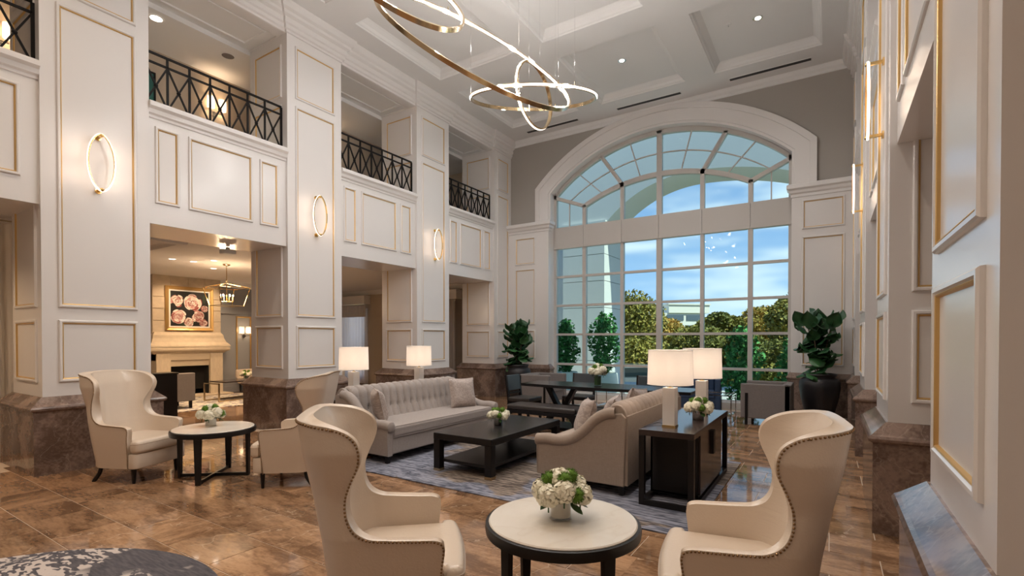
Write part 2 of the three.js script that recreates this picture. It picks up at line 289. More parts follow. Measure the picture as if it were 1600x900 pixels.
{ // recessed downlights, sprinkler and slot vents in the ceiling
  const xs = [-5.86, -3.46, -1.05], zs = [-9.57, -6.80, -4.03, -1.26, 1.51, 4.0];
  const where = { '0,1': 'in the coffer over the second balcony', '1,0': 'in the middle coffer nearest the arched window', '2,0': 'in the coffer at the right by the window' };
  const proto = (l, p) => { const t = thing('ceiling_downlight', l, 'downlight', p, 0, 'recessed ceiling downlights'); part(t, 'trim_ring', lathe([[0.052, 0], [0.078, -0.004], [0.084, 0.004], [0.052, 0.012]], 28), M.chrome); part(t, 'lamp_lens', new THREE.SphereGeometry(0.05, 20, 8, 0, Math.PI * 2, Math.PI / 2, Math.PI / 2).scale(1, 0.45, 1).translate(0, 0.004, 0), M.downGlow); return t; };
  for (let i = 0; i < 3; i++) for (let j = 0; j < 6; j++) {
    const x = xs[i], z = zs[j] + 0.12, y = YC + 0.139;
    const l = where[i + ',' + j] ?? 'recessed ceiling downlight in coffer ' + ['on the left', 'in the middle', 'on the right'][i] + ', ' + ['first', 'second', 'third', 'fourth', 'fifth', 'sixth'][j] + ' row from the window';
    proto(where[i + ',' + j] ? 'lit recessed downlight ' + l : l, [x, y, z]);
    if (j < 5) spot(x, y - 0.03, z, x, 0, z, j > 2 ? POWER.down * 1.5 : POWER.down, 1.15, j > 2 ? WARM : SOFTW, 0.8, 2.5);   // warmer lamps over the entrance side
  }
  const sp = thing('sprinkler_head', 'small white sprinkler disc beside the right ceiling downlight', 'sprinkler', [-1.5, YC + 0.138, -9.35]); part(sp, 'plate', lathe([[0, -0.012], [0.03, -0.01], [0.045, 0]], 24), M.ceil); part(sp, 'stem', cyl(0.008, 0.008, 0.03, 0, -0.04, 0, 10), M.chrome);
  [[-6.6, -5.15, 'leftmost'], [-4.18, -2.72, 'middle'], [-1.76, -0.3, 'rightmost']].forEach(([a, b, w]) => {
    const v = thing('slot_vent', 'long dark slot air vent in the ceiling above the window, ' + w + ' of three', 'vent', [(a + b) / 2, YC, -11.08], 0, 'ceiling slot vents');
    part(v, 'vent_frame', frameRect(b - a, 0.13, [[0, 0], [0.002, 0.008], [0.012, 0.008], [0.014, 0]]).rotateX(Math.PI / 2), M.ceil);
    part(v, 'slot', bx(-(b - a) / 2 + 0.012, (b - a) / 2 - 0.012, -0.004, 0.0, -0.054, 0.054), M.vent);
    for (const k of [-0.018, 0.018]) part(v, 'blade', bx(-(b - a) / 2 + 0.012, (b - a) / 2 - 0.012, -0.007, -0.001, k - 0.002, k + 0.002), M.iron);
  });
}
const CORN = [[0, 6.42], [0.02, 6.425], [0.02, 6.46], [0.05, 6.475], [0.05, 6.53], [0.075, 6.55], [0.075, 6.63], [0.12, 6.66], [0.13, 6.70], [0.17, 6.73], [0.19, 6.78], [0.20, YC]];
const BASEP = [[0.10, 0], [0.10, 0.70], [0.125, 0.715], [0.13, 0.735], [0.12, 0.755], [0.105, 0.765], [0.012, 0.855]];
function column(x0, x1, z1, z0, label, faces, y2 = 6.45) {   // shaft, marble plinth, panels on the named faces, cornice
  const c = thing('column', label, 'column', [0, 0, 0], 0, null, S);
  part(c, 'shaft', uvm(bx(x0, x1, 0.8, y2, z0, z1)), M.wall);
  part(c, 'marble_plinth', profileRect(x0, x1, z0, z1, BASEP), M.base, 'dark brown marble plinth with sloping cap');
  part(c, 'cornice', profileRect(x0, x1, z0, z1, CORN), M.wall);
  const rows = [[1.01, 1.72], [1.86, 5.30], [5.42, 6.27]];
  for (const [y0, y1] of rows) {
    if (faces.includes('e')) panel(c, Math.abs(z1 - z0) - 0.28, y1 - y0, x1, (y0 + y1) / 2, (z0 + z1) / 2, Math.PI / 2);
    if (faces.includes('w')) panel(c, Math.abs(z1 - z0) - 0.28, y1 - y0, x0, (y0 + y1) / 2, (z0 + z1) / 2, -Math.PI / 2);
    if (faces.includes('s')) panel(c, x1 - x0 - 0.28, y1 - y0, (x0 + x1) / 2, (y0 + y1) / 2, z1, 0);
  }
  return c;
}
CZ.forEach((z, k) => {
  column(XL - DEEP, XL, z, k === 3 ? ZF : z - CW, ['broad white panelled column at the far left with oval sconce', 'white panelled column to the right of the fireplace opening', 'white panelled column behind the two left table lamps', 'white panelled column in the corner left of the window'][k], 'es');
  column(XR, XR + DEEP, z, k === 3 ? ZF : z - CW, ['large white panelled column at the right edge, cut by the frame', 'white panelled column behind the right wing chair', 'third white panelled column along the right wall', 'white panelled column at right of the window wall'][k], 'ws');
});
// ---- spandrels, headers and soffits between the columns
const ledge = [[0, 4.36], [0.015, 4.37], [0.015, 4.40], [0.04, 4.42], [0.05, 4.47], [0.085, 4.50], [0.085, 4.545], [0.07, 4.565], [-0.24, 4.565], [-0.24, 4.36]];
const headP = CORN.map(([o, y]) => [o, y]).concat([[-0.2, YC], [-0.2, 6.42]]);
const bays = [[1.2, -1.85], [-2.90, -4.83], [-5.88, -7.81], [-8.86, -10.69]];
bays.forEach(([za, zb], k) => {
  for (const sd of [-1, 1]) {
    const X = sd < 0 ? XL - 0.045 : XR + 0.045, out = -sd, mx = (p) => p.map(([o, y]) => [X + out * o, y]);
    const n = sd < 0 ? ['spandrel at the far left edge above the curtained bay', 'spandrel under the balcony above the fireplace opening', 'spandrel under the second balcony along the left wall', 'small spandrel under the balcony nearest the window'][k] : ['spandrel overhead on the right wall beside the camera', 'spandrel on the right wall between the two nearest columns', 'spandrel on the right wall, second bay', 'spandrel on the right wall next to the window'][k];
    const g = thing('spandrel', 'white panelled ' + n, 'spandrel', [0, 0, 0], 0, null, S);
    part(g, 'face', uvm(bx(X, X - out * 0.22, 3.0, 4.40, zb, za)), M.wall);
    part(g, 'ledge', sweepAlongZ(zb, za, mx(ledge)), M.wall);
    part(g, 'header', sweepAlongZ(zb, za, mx(headP)), M.wall);
    part(g, 'soffit', uvm(bx(X - out * 0.22, X - out * 1.01, 3.0, 3.10, zb, za)), M.wall);
    part(g, 'upper_soffit', uvm(bx(X - out * 0.2, X - out * 1.01, 6.44, 6.7, zb, za)), M.ceil);
    const fr = part(g, 'soffit_molding', flipped(frameRect(0.62, za - zb - 0.34, [[0, 0], [0.004, 0.02], [0.03, 0.02], [0.04, 0]]).rotateX(-Math.PI / 2).scale(1, -1, 1)), M.ceil); fr.position.set(X - out * 0.54, 6.44, (za + zb) / 2);
    const f0 = za - zb, ps = k === 0 ? [[0.15, 1.0], [1.12, 2.9]] : [[0.08, 0.37], [0.48, 1.38], [1.49, 1.80]].map((q) => q.map((v) => v * f0 / 1.93));
    for (const [a, b] of ps) panel(g, b - a, 1.0, X, 3.77, za - (a + b) / 2, out * Math.PI / 2);
  }
});
// ---- walls, upper gallery, aisles
solo('wall_left', [bx(XL - 0.25, XL - 0.02, 0, YC + 0.1, 1.2, ZB)], M.wall, 'plain white left wall behind the camera', 'wall', null, S);
solo('wall_right', [bx(2.2, 2.45, 0, YC + 0.2, ZF - 0.3, ZB), bx(XR + 1.04, 2.3, 3.0, 3.1, ZF, ZB), bx(XR + 1.04, 2.3, 6.44, 6.6, ZF, ZB)], M.wall, 'white wall behind the right hand columns', 'wall', null, S);
solo('wall_back', [bx(-14.6, 2.45, -0.1, YC + 0.2, ZB, ZB + 0.25)], M.wall, 'white wall behind the camera', 'wall', null, S);
solo('wall_gallery', [bx(-9.8, -9.6, 4.0, 6.9, ZF, ZB)], M.tan, 'tan back wall of the upper gallery', 'wall', null, S);
solo('ceiling_gallery', [bx(-10.5, XL - 1.05, 6.36, 6.6, ZF, ZB)], M.ceil, 'pale ceiling of the upper gallery', 'ceiling', null, S);
solo('floor_gallery', [bx(-14.5, XL - 0.26, 3.12, 4.0, ZF, ZB)], M.ceil, 'gallery floor slab, lounge ceiling below', 'ceiling', null, S);
solo('wall_lounge', [bx(-14.6, -14.4, -0.1, 4.1, -11.8, ZB), bx(-14.6, -13.95, 6.9, 7, -11.8, ZB)], M.greyBlue, 'blue grey wall of the fireplace lounge', 'wall', null, S);
{ // lounge end wall with a window at its far left
  const g = thing('wall_lounge_end', 'brown taupe end wall of the lounge with curtained window', 'wall', [0, 0, 0], 0, null, S);
  part(g, 'wall_surface', [bx(-14.6, -14.38, 0, 3.2, ZF - 0.3, ZF), bx(-13.2, XL - 1.0, 0, 3.2, ZF - 0.3, ZF), bx(-14.38, -13.2, 2.78, 3.2, ZF - 0.3, ZF), bx(-14.38, -13.2, -0.1, 0.25, ZF - 0.3, ZF), bx(-10.6, XL - 1, 3.2, 7, ZF - 0.3, ZF)], M.tan);
  part(g, 'dado_rail', bx(-13.1, XL - 1.05, 0.9, 0.96, ZF, ZF + 0.03), M.tan);
  part(g, 'picture_rail', [bx(-13.1, XL - 1.05, 2.22, 2.30, ZF, ZF + 0.03), bx(-13.1, XL - 1.05, 2.24, 2.27, ZF + 0.02, ZF + 0.045)], M.tan);
  part(g, 'crown_molding', sweepAlongX(-14.4, XL - 1.05, [[ZF, 2.98], [ZF + 0.04, 3.0], [ZF + 0.1, 3.08], [ZF + 0.12, 3.12], [ZF, 3.12]]), M.ceil);
}
// ---- far wall with its arched opening
const XC = -3.38, YA = 2.45, RI = 3.93, HI = 2.74, RO = 4.35, HO = 3.16;
const arcPts = (cx, cy, r, h0, h1, n = 40) => { const a0 = Math.asin(clamp(h0 / r, -1, 1)), a1 = Math.asin(clamp(h1 / r, -1, 1)), o = []; for (let i = 0; i <= n; i++) { const a = lerp(a0, a1, i / n); o.push([cx + r * Math.sin(a), cy + r * Math.cos(a)]); } return o; };
{
  const g = thing('wall_far', 'taupe end wall around the great arched window', 'wall', [0, 0, 0], 0, null, S);
  const s = new THREE.Shape([[XL - 1.2, -0.1], [2.4, -0.1], [2.4, 8.3], [XL - 1.2, 8.3]].map((p) => new THREE.Vector2(...p)));
  s.holes.push(new THREE.Path([[XC - HI, 0.12], ...arcPts(XC, YA, RI, -HI, HI), [XC + HI, 0.12]].map((p) => new THREE.Vector2(...p))));
  part(g, 'wall_surface', uvm(extr(s, 0.32).translate(0, 0, ZF - 0.32)), M.taupe);
  part(g, 'crown_molding', sweepAlongX(XL, XR, [[ZF, 6.68], [ZF + 0.02, 6.69], [ZF + 0.03, 6.73], [ZF + 0.07, 6.76], [ZF + 0.1, 6.81], [ZF + 0.11, YC], [ZF, YC]]), M.ceil);
  // moulded white casing of the arch, three steps
  const band = (r0, h0, r1, h1, d) => { const sh = new THREE.Shape([[XC - h1, 4.5], ...arcPts(XC, YA, r1, -h1, h1), [XC + h1, 4.5], [XC + h0, 4.5], ...arcPts(XC, YA, r0, -h0, h0).reverse(), [XC - h0, 4.5]].map((p) => new THREE.Vector2(...p))); return extr(sh, d, 0.006).translate(0, 0, ZF); };
  part(g, 'arch_casing', [band(RI, HI, RO - 0.02, HO - 0.02, 0.05), band(RI + 0.05, HI + 0.05, RO - 0.06, HO - 0.06, 0.075), band(RO - 0.11, HO - 0.11, RO, HO, 0.10)], M.wall, 'white moulded arch casing');
  const reveal = arcPts(XC, YA, RI - 0.005, -HI + 0.005, HI - 0.005, 48), q = [];
  const path = [[XC - HI + 0.005, 0.12], ...reveal, [XC + HI - 0.005, 0.12]];
  for (let i = 0; i + 1 < path.length; i++) { const a = path[i], b = path[i + 1]; q.push([[a[0], a[1], ZF + 0.02], [b[0], b[1], ZF + 0.02], [b[0], b[1], ZF - 0.32], [a[0], a[1], ZF - 0.32]]); }
  const rv = fromQuads(q); part(g, 'window_reveal', flipped(rv), M.wall);
  part(g, 'window_sill', bx(XC - HI, XC + HI, 0.0, 0.14, ZF - 0.3, ZF + 0.05), M.frame);
}
for (const sd of [-1, 1]) { // panelled piers beside the window
  const x0 = sd < 0 ? XL : XC + HI, x1 = sd < 0 ? XC - HI : XR, z1 = ZF + 0.14;
  const g = thing('wall_pier', 'white panelled pier with cornice cap ' + (sd < 0 ? 'left' : 'right') + ' of the arched window', 'pier', [0, 0, 0], 0, null, S);
  part(g, 'pier_face', uvm(bx(x0, x1, 0.8, 4.42, ZF, z1)), M.wall);
  part(g, 'marble_plinth', profileRect(x0, x1, ZF + 0.02, z1 - 0.02, BASEP.map(([o, y]) => [o * 0.6, y])), M.base);
  part(g, 'cap_cornice', profileRect(x0, x1, ZF + 0.02, z1, [[0, 4.30], [0.015, 4.31], [0.015, 4.36], [0.04, 4.39], [0.05, 4.44], [0.085, 4.47], [0.085, 4.54], [0.06, 4.56]]), M.wall);
  const rows = sd < 0 ? [[1.0, 1.74], [1.88, 3.36], [3.47, 4.19]] : [[0.98, 3.52], [3.66, 4.24]];
  for (const [a, b] of rows) panel(g, x1 - x0 - (sd < 0 ? 0.62 : 0.32), b - a, (x0 + x1) / 2 + (sd < 0 ? -0.08 : 0.02), (a + b) / 2, z1, 0);
}
{ // ---- the great window
  const w = new THREE.Group(); w.name = 'window_1'; tag(w, 'great arched lobby window with white grid of panes', 'window', null, S); scene.add(w);
  const zf = ZF - 0.16, D = 0.12, mx = [-5.26, -4.26, -3.36, -2.40, -1.42], xa = XC - HI, xb = XC + HI, ys = [0.14, 0.85, 1.62, 2.37, 3.12, 3.87];
  const mb = (x, wd, y0, y1, n = 'mullion') => part(w, n, bx(x - wd / 2, x + wd / 2, y0, y1, zf - D, zf), M.frame);
  mb(xa + 0.035, 0.07, 0.12, 5.27, 'jamb'); mb(xb - 0.035, 0.07, 0.12, 5.27, 'jamb');
  mx.forEach((x, i) => mb(x, i === 2 ? 0.12 : i === 0 || i === 4 ? 0.09 : 0.075, 0.12, 3.9));
  ys.slice(0, 5).forEach((y, i) => part(w, i ? 'transom' : 'bottom_rail', bx(xa, xb, y - 0.028, y + 0.028, zf - D + 0.012, zf - 0.012), M.frame));
  const edges = [xa, ...mx, xb];
  edges.slice(0, 6).forEach((x, i) => part(w, 'band_panel', bx(x + 0.004, edges[i + 1] - 0.004, 3.85, 4.40, zf - D, zf + 0.03), M.frame, 'opaque panel of the broad cross band'));
  for (let i = 0; i < 6; i++) for (let j = 0; j < 5; j++) { const p = part(w, 'pane', new THREE.PlaneGeometry(edges[i + 1] - edges[i], ys[j + 1] - ys[j]), M.glass); p.position.set((edges[i] + edges[i + 1]) / 2, (ys[j] + ys[j + 1]) / 2, zf - 0.06); }
  // head: inner arch, radial bars, thin muntins
  const yi = (x) => 1.31 + Math.sqrt(4.05 ** 2 - (x - mx[2]) ** 2), yo = (x) => YA + Math.sqrt((RI - 0.04) ** 2 - (x - XC) ** 2);
  const curveBar = (pts, t) => { const sh = new THREE.Shape([...pts.map((p) => [p[0], p[1] + t / 2]), ...pts.slice().reverse().map((p) => [p[0], p[1] - t / 2])].map((p) => new THREE.Vector2(...p))); return extr(sh, D).translate(0, 0, zf - D); };
  const innerArc = arcPts(mx[2], 1.31, 4.05, mx[0] - mx[2], mx[4] - mx[2], 28);
  part(w, 'inner_arch', curveBar(innerArc, 0.11), M.frame);
  part(w, 'outer_arch', curveBar(arcPts(XC, YA, RI - 0.05, -HI, HI, 40), 0.10), M.frame);
  mx.forEach((x, i) => mb(x, i === 2 ? 0.12 : 0.09, 4.38, i === 2 ? 6.36 : yi(x) + 0.02));
  const rad = [[[mx[0], yi(mx[0])], [xa + 0.05, 5.20]], [[mx[1], yi(mx[1])], [-4.82, yo(-4.82)]], [[mx[3], yi(mx[3])], [-1.90, yo(-1.90)]], [[mx[4], yi(mx[4])], [xb - 0.05, 5.20]]];
  rad.forEach(([a, b]) => part(w, 'radial_bar', bar([a[0], a[1], zf - D / 2], [b[0], b[1], zf - D / 2], 0.085, D), M.frame));
  const poly = (pts) => { const p = part(w, 'pane', uvm(new THREE.ShapeGeometry(new THREE.Shape(pts.map((q) => new THREE.Vector2(...q))))), M.glass); p.position.z = zf - 0.06; };
  const seg = (f, a, b, n = 10) => { const o = []; for (let i = 0; i <= n; i++) { const x = lerp(a, b, i / n); o.push([x, f(x)]); } return o; };
  for (let i = 0; i < 4; i++) poly([[mx[i], 4.4], [mx[i + 1], 4.4], ...seg(yi, mx[i + 1], mx[i])]);
  poly([[xa, 4.4], [mx[0], 4.4], rad[0][0], rad[0][1]]); poly([[mx[4], 4.4], [xb, 4.4], rad[3][1], rad[3][0]]);
  const cells = [[rad[0], rad[1]], [rad[1], [[mx[2], yi(mx[2])], [mx[2], yo(mx[2])]]], [[[mx[2], yi(mx[2])], [mx[2], yo(mx[2])]], rad[2]], [rad[2], rad[3]]];
  for (const [a, b] of cells) {
    poly([...seg(yi, a[0][0], b[0][0]), ...seg(yo, b[1][0], a[1][0])]);
    const xi = (a[0][0] + b[0][0]) / 2, xo = (a[1][0] + b[1][0]) / 2;
    part(w, 'muntin', bar([xi, yi(xi), zf - 0.06], [xo, yo(xo), zf - 0.06], 0.025, 0.03), M.frame);
    const mid = []; for (let i = 0; i <= 8; i++) { const t = i / 8, x1 = lerp(a[0][0], b[0][0], t), x2 = lerp(a[1][0], b[1][0], t); mid.push([(x1 + x2) / 2, (yi(x1) + yo(x2)) / 2]); }
    const m = part(w, 'muntin', curveBar(mid, 0.025), M.frame); m.scale.z = 0.3; m.position.z = (zf - 0.06) * 0.7;
  }
  for (const [x, t] of [[(xa + mx[0]) / 2, 5.0], [(xb + mx[4]) / 2, 5.0]]) part(w, 'muntin', bx(x - 0.012, x + 0.012, 4.4, t, zf - 0.075, zf - 0.045), M.frame);
}
// ---- iron balcony railings
bays.forEach(([za, zb], k) => {
  const x = XL - 0.14, t = thing('balcony_railing', ['black iron balcony railing cut by the left edge of the frame', 'long black iron balcony railing above the fireplace opening', 'black iron balcony railing of the middle bay', 'short black iron balcony railing nearest the window'][k], 'railing', [x, 4.565, za], 0, 'balcony railings');
  const L = (k === 0 ? 1.45 : za - zb) - 0.02, o = k === 0 ? (za - zb) - 1.45 : 0, n = k === 0 ? 5 : 7, H = 0.70, st = L / n;
  part(t, 'top_rail', bx(-0.02, 0.02, H - 0.02, H, -o - L, -o), M.iron); part(t, 'mid_rail', bx(-0.012, 0.012, H - 0.145, H - 0.12, -o - L, -o), M.iron);
  for (let i = 0; i <= n; i++) part(t, 'post', bx(-0.012, 0.012, 0, H - 0.02, -o - st * i - (i === n ? 0.012 : 0.0) - 0.012 + (i === 0 ? 0 : 0), -o - st * i + (i === n ? 0.012 : 0.012)), M.iron);
  for (let i = 0; i < n; i++) {
    const a = -o - st * i, b = -o - st * (i + 1), y0 = 0.0, y1 = H - 0.14;
    part(t, 'cross_bar', bar([0, y0, a], [0, y1, b], 0.02), M.iron); part(t, 'cross_bar', bar([0, y0, b], [0, y1, a], 0.02), M.iron);
    part(t, 'rosette', sph(0.026, 0, (y0 + y1) / 2, (a + b) / 2, 10, 8), M.iron);
  }
});
// ================================================================ LIGHT FITTINGS
function ringLight(name, label, c, n, R, lamps, I, hang, spin = 0, sd = 1) {   // brass hoop with an led strip on its outer (1) or inner (-1) face
  const t = thing(name, label, 'chandelier ring', c, 0, 'ring chandelier cluster'), q = new THREE.Quaternion().setFromUnitVectors(new THREE.Vector3(0, 1, 0), new THREE.Vector3(...n).normalize());
  const hoop = part(t, 'brass_hoop', lathe([[R - 0.011, -0.023], [R + 0.011, -0.023], [R + 0.011, 0.023], [R - 0.011, 0.023], [R - 0.011, -0.023]], 120), M.bronze); hoop.geometry = toCreasedNormals(hoop.geometry, 0.6);
  const strip = part(t, 'led_strip', toCreasedNormals(lathe([[R + sd * 0.0115, -0.014 * sd], [R + sd * 0.017, -0.010 * sd], [R + sd * 0.017, 0.010 * sd], [R + sd * 0.0115, 0.014 * sd]], 120), 0.9), M.led);
  hoop.quaternion.copy(q); strip.quaternion.copy(q);
  const at = (a, r) => new THREE.Vector3(Math.cos(a) * r, 0, Math.sin(a) * r).applyQuaternion(q);
  for (let i = 0; i < lamps; i++) { const p = at((i + 0.5) / lamps * 2 * Math.PI, R + sd * 0.06).add(new THREE.Vector3(...c)); pointLight(p.x, p.y, p.z, I, [1, 0.965, 0.93], 2.5); }
  for (let i = 0; i < hang; i++) { const p = at(i / hang * 2 * Math.PI + 0.4 + spin, R); part(t, 'suspension_cable', cyl(0.0018, 0.0018, YC + 0.0 - c[1] - p.y, p.x, p.y, p.z, 6), M.chrome); part(t, 'cable_grip', cyl(0.006, 0.006, 0.045, p.x, p.y + 0.024, p.z, 10), M.bronze); }
  return t;
}
ringLight('chandelier_ring', 'nearly level brass ring light, lowest of the hanging cluster', [-3.46, 4.822, -5.977], [0.142, 0.964, 0.226], 0.857, 6, POWER.ring, 3);
ringLight('chandelier_ring', 'small upright brass ring light hanging through the other rings', [-3.46, 4.872, -6.01], [0.9, 0.022, 0.041], 0.437, 3, POWER.ring * 0.8, 2);
ringLight('chandelier_ring', 'largest steeply tilted brass ring light of the hanging cluster', [-3.46, 4.872, -4.721], [0.691, 0.679, 0.25], 1.216, 8, POWER.ring, 4, 0, -1);
ringLight('chandelier_ring', 'brass ring light cut by the top of the frame', [-3.46, 4.866, -3.50], [0.756, 0.579, 0.306], 0.62, 4, POWER.ring, 3, 1, -1);

function ovalSconce(x, y, z, side, label) {
  const t = thing('oval_sconce', label, 'sconce', [x, y, z], side > 0 ? Math.PI / 2 : -Math.PI / 2, 'oval ring wall sconces');   // local +z points into the room
  const pts = []; for (let i = 0; i < 64; i++) { const a = i / 64 * 2 * Math.PI; pts.push([0.122 * Math.sign(Math.cos(a)) * Math.pow(Math.abs(Math.cos(a)), 1.15), 0.325 * Math.sin(a)]); }
  const band = (off, z0, z1, o2) => { const q = []; for (let i = 0; i < 64; i++) { const A = pts[i], B = pts[(i + 1) % 64], na = [A[0] / 0.0149, A[1] / 0.1056], nb = [B[0] / 0.0149, B[1] / 0.1056]; const nrm = (v) => { const l = Math.hypot(...v) || 1; return v.map((k) => k / l); }; const a = nrm(na), b = nrm(nb); const P = (p, n, o, zz) => [p[0] + n[0] * o, p[1] + n[1] * o, zz]; q.push([P(A, a, off, z0), P(B, b, off, z0), P(B, b, o2 ?? off, z1), P(A, a, o2 ?? off, z1)]); } return q; };
  part(t, 'brass_ring', toCreasedNormals(fromQuads([...band(0.0, 0.128, 0.102).map((k) => k), ...band(0.012, 0.102, 0.128), ...band(0.012, 0.128, 0.128, 0.0), ...band(0.0, 0.102, 0.102, 0.012)]), 0.7), M.brass);
  part(t, 'led_strip', toCreasedNormals(fromQuads([...band(0.0125, 0.104, 0.116, 0.019), ...band(0.019, 0.116, 0.126, 0.0125)]), 0.9), M.sconceLed);
  for (const s of [-1, 1]) { const a = part(t, 'wall_bracket', [cyl(0.034, 0.034, 0.014, 0, 0, 0, 20).rotateX(Math.PI / 2).translate(0, s * 0.315, 0), bx(-0.012, 0.012, s * 0.315 - 0.012, s * 0.315 + 0.012, 0, 0.125)], M.brass); part(a, 'knob', sph(0.022, 0, s * 0.318, 0.118), M.brass); }
  for (const [dy, dz] of [[-0.15, 0.19], [0.15, 0.19], [-0.15, -0.19], [0.15, -0.19]]) pointLight(x + side * 0.15, y + dy, z + dz, POWER.sconce / 2, [1, 0.76, 0.58], 6);
  return t;
}
[-2.365, -5.355, -8.37].forEach((z, k) => ovalSconce(XL, 3.58, z, 1, ['oval brass ring sconce on the broad far left column', 'oval brass ring sconce on the second column from the left', 'smallest oval brass ring sconce on the third left column'][k]));
[-5.355, -8.37].forEach((z, k) => ovalSconce(XR, 3.58, z, -1, ['oval sconce seen edge on as a glowing bar, right wall', 'farther oval sconce seen edge on beside the window wall'][k]));

// ================================================================ FURNITURE
const interp = (tab) => (h) => { let i = 0; while (i + 2 < tab.length && h > tab[i + 1][0]) i++; const [a, b] = [tab[i], tab[i + 1]]; return lerp(a[1], b[1], clamp((h - a[0]) / (b[0] - a[0]), 0, 1)); };
function smoothTab(tab, sub = 4) { const c = new THREE.CatmullRomCurve3(tab.map((p) => new THREE.Vector3(p[0], p[1], 0)), false, 'centripetal'); return c.getPoints((tab.length - 1) * sub).map((p) => [p.x, p.y]); }
const edgeTab = smoothTab([[0.16, 0.235], [0.30, 0.245], [0.46, 0.255], [0.575, 0.262], [0.595, 0.235], [0.604, 0.14], [0.612, 0.02], [0.625, -0.07], [0.66, -0.125], [0.72, -0.155], [0.80, -0.160], [0.88, -0.135], [0.95, -0.105], [1.01, -0.10], [1.06, -0.12], [1.095, -0.165], [1.12, -0.235], [1.13, -0.30], [1.135, -0.345]]);
const chairBack = interp([[0.16, -0.235], [0.6, -0.29], [1.15, -0.395]]), chairHalf = interp([[0.16, 0.315], [0.45, 0.345], [0.62, 0.355], [0.8, 0.345], [1.0, 0.375], [1.15, 0.36]]);
function uRow(h, F, inset, backIn, rc) {   // plan of the shell at height h: right front, round the back, left front
  const b = chairBack(h) + backIn, w = chairHalf(h) - inset, r = rc, o = [], zt = b + r, a0 = F < zt ? Math.asin(clamp((zt - F) / r, 0, 0.985)) : 0, zs = Math.max(F, zt);
  for (let i = 0; i <= 7; i++) o.push(a0 ? [w - r + r * Math.cos(a0 * i / 7 * 0.02 + a0 * 0.98), zt - r * Math.sin(a0 * i / 7 * 0.02 + a0 * 0.98)] : [w, lerp(zs, zt, i / 7)]);
  for (let i = 1; i <= 10; i++) { const a = lerp(a0, Math.PI / 2, i / 10); o.push([w - r + r * Math.cos(a), zt - r * Math.sin(a)]); }
  for (let i = 1; i <= 6; i++) o.push([lerp(w - r, 0, i / 6), b]);
  const m = o.slice(0, -1).reverse().map(([x, z]) => [-x, z]), up = sstep(0.98, 1.13, h) * 0.022; return o.concat(m).map(([x, z]) => [x, h + up * (1 - (x / w) ** 2), z]);
}
function wingShell() {
  const rows = edgeTab, n = rows.length, out = rows.map(([h, F]) => uRow(h, F, 0, 0, 0.15)), inn = rows.map(([h, F]) => { const bi = lerp(0.085, 0.05, sstep(1.0, 1.145, h)); return uRow(h - 0.004, Math.max(F, chairBack(h) + bi + 0.004), 0.055, bi, 0.20); });
  const K = out[0].length, tabToGrid = (R, rev) => grid(n - 1, K - 1, (u, v) => R[Math.round(u * (n - 1))][Math.round(v * (K - 1))]);
  const A = tabToGrid(out), B = tabToGrid(inn), flip = (g) => { const a = g.index.array; for (let i = 0; i < a.length; i += 3) { const t = a[i + 1]; a[i + 1] = a[i + 2]; a[i + 2] = t; } g.computeVertexNormals(); return g; };
  // rounded rim: right edge, top, left edge
  const rim = []; for (let j = 0; j < n; j++) rim.push([out[j][0], inn[j][0]]); for (let k = 1; k < K; k++) rim.push([out[n - 1][k], inn[n - 1][k]]); for (let j = n - 2; j >= 0; j--) rim.push([out[j][K - 1], inn[j][K - 1]]);
  const m = rim.length - 1, C = grid(m, 6, (u, v) => { const i = Math.round(u * m), [a, b] = rim[i], p = rim[Math.max(0, i - 1)], q = rim[Math.min(m, i + 1)]; const t = new THREE.Vector3(q[0][0] - p[0][0], q[0][1] - p[0][1], q[0][2] - p[0][2]).normalize(), ac = new THREE.Vector3(b[0] - a[0], b[1] - a[1], b[2] - a[2]), nn = t.clone().cross(ac).normalize(), s = Math.sin(v * Math.PI) * 0.014; return [lerp(a[0], b[0], v) - nn.x * s, lerp(a[1], b[1], v) - nn.y * s, lerp(a[2], b[2], v) - nn.z * s]; });
  return { shell: [flip(A), B, C], rim: rim.map((r) => r[0]) };
}
let chairProto;
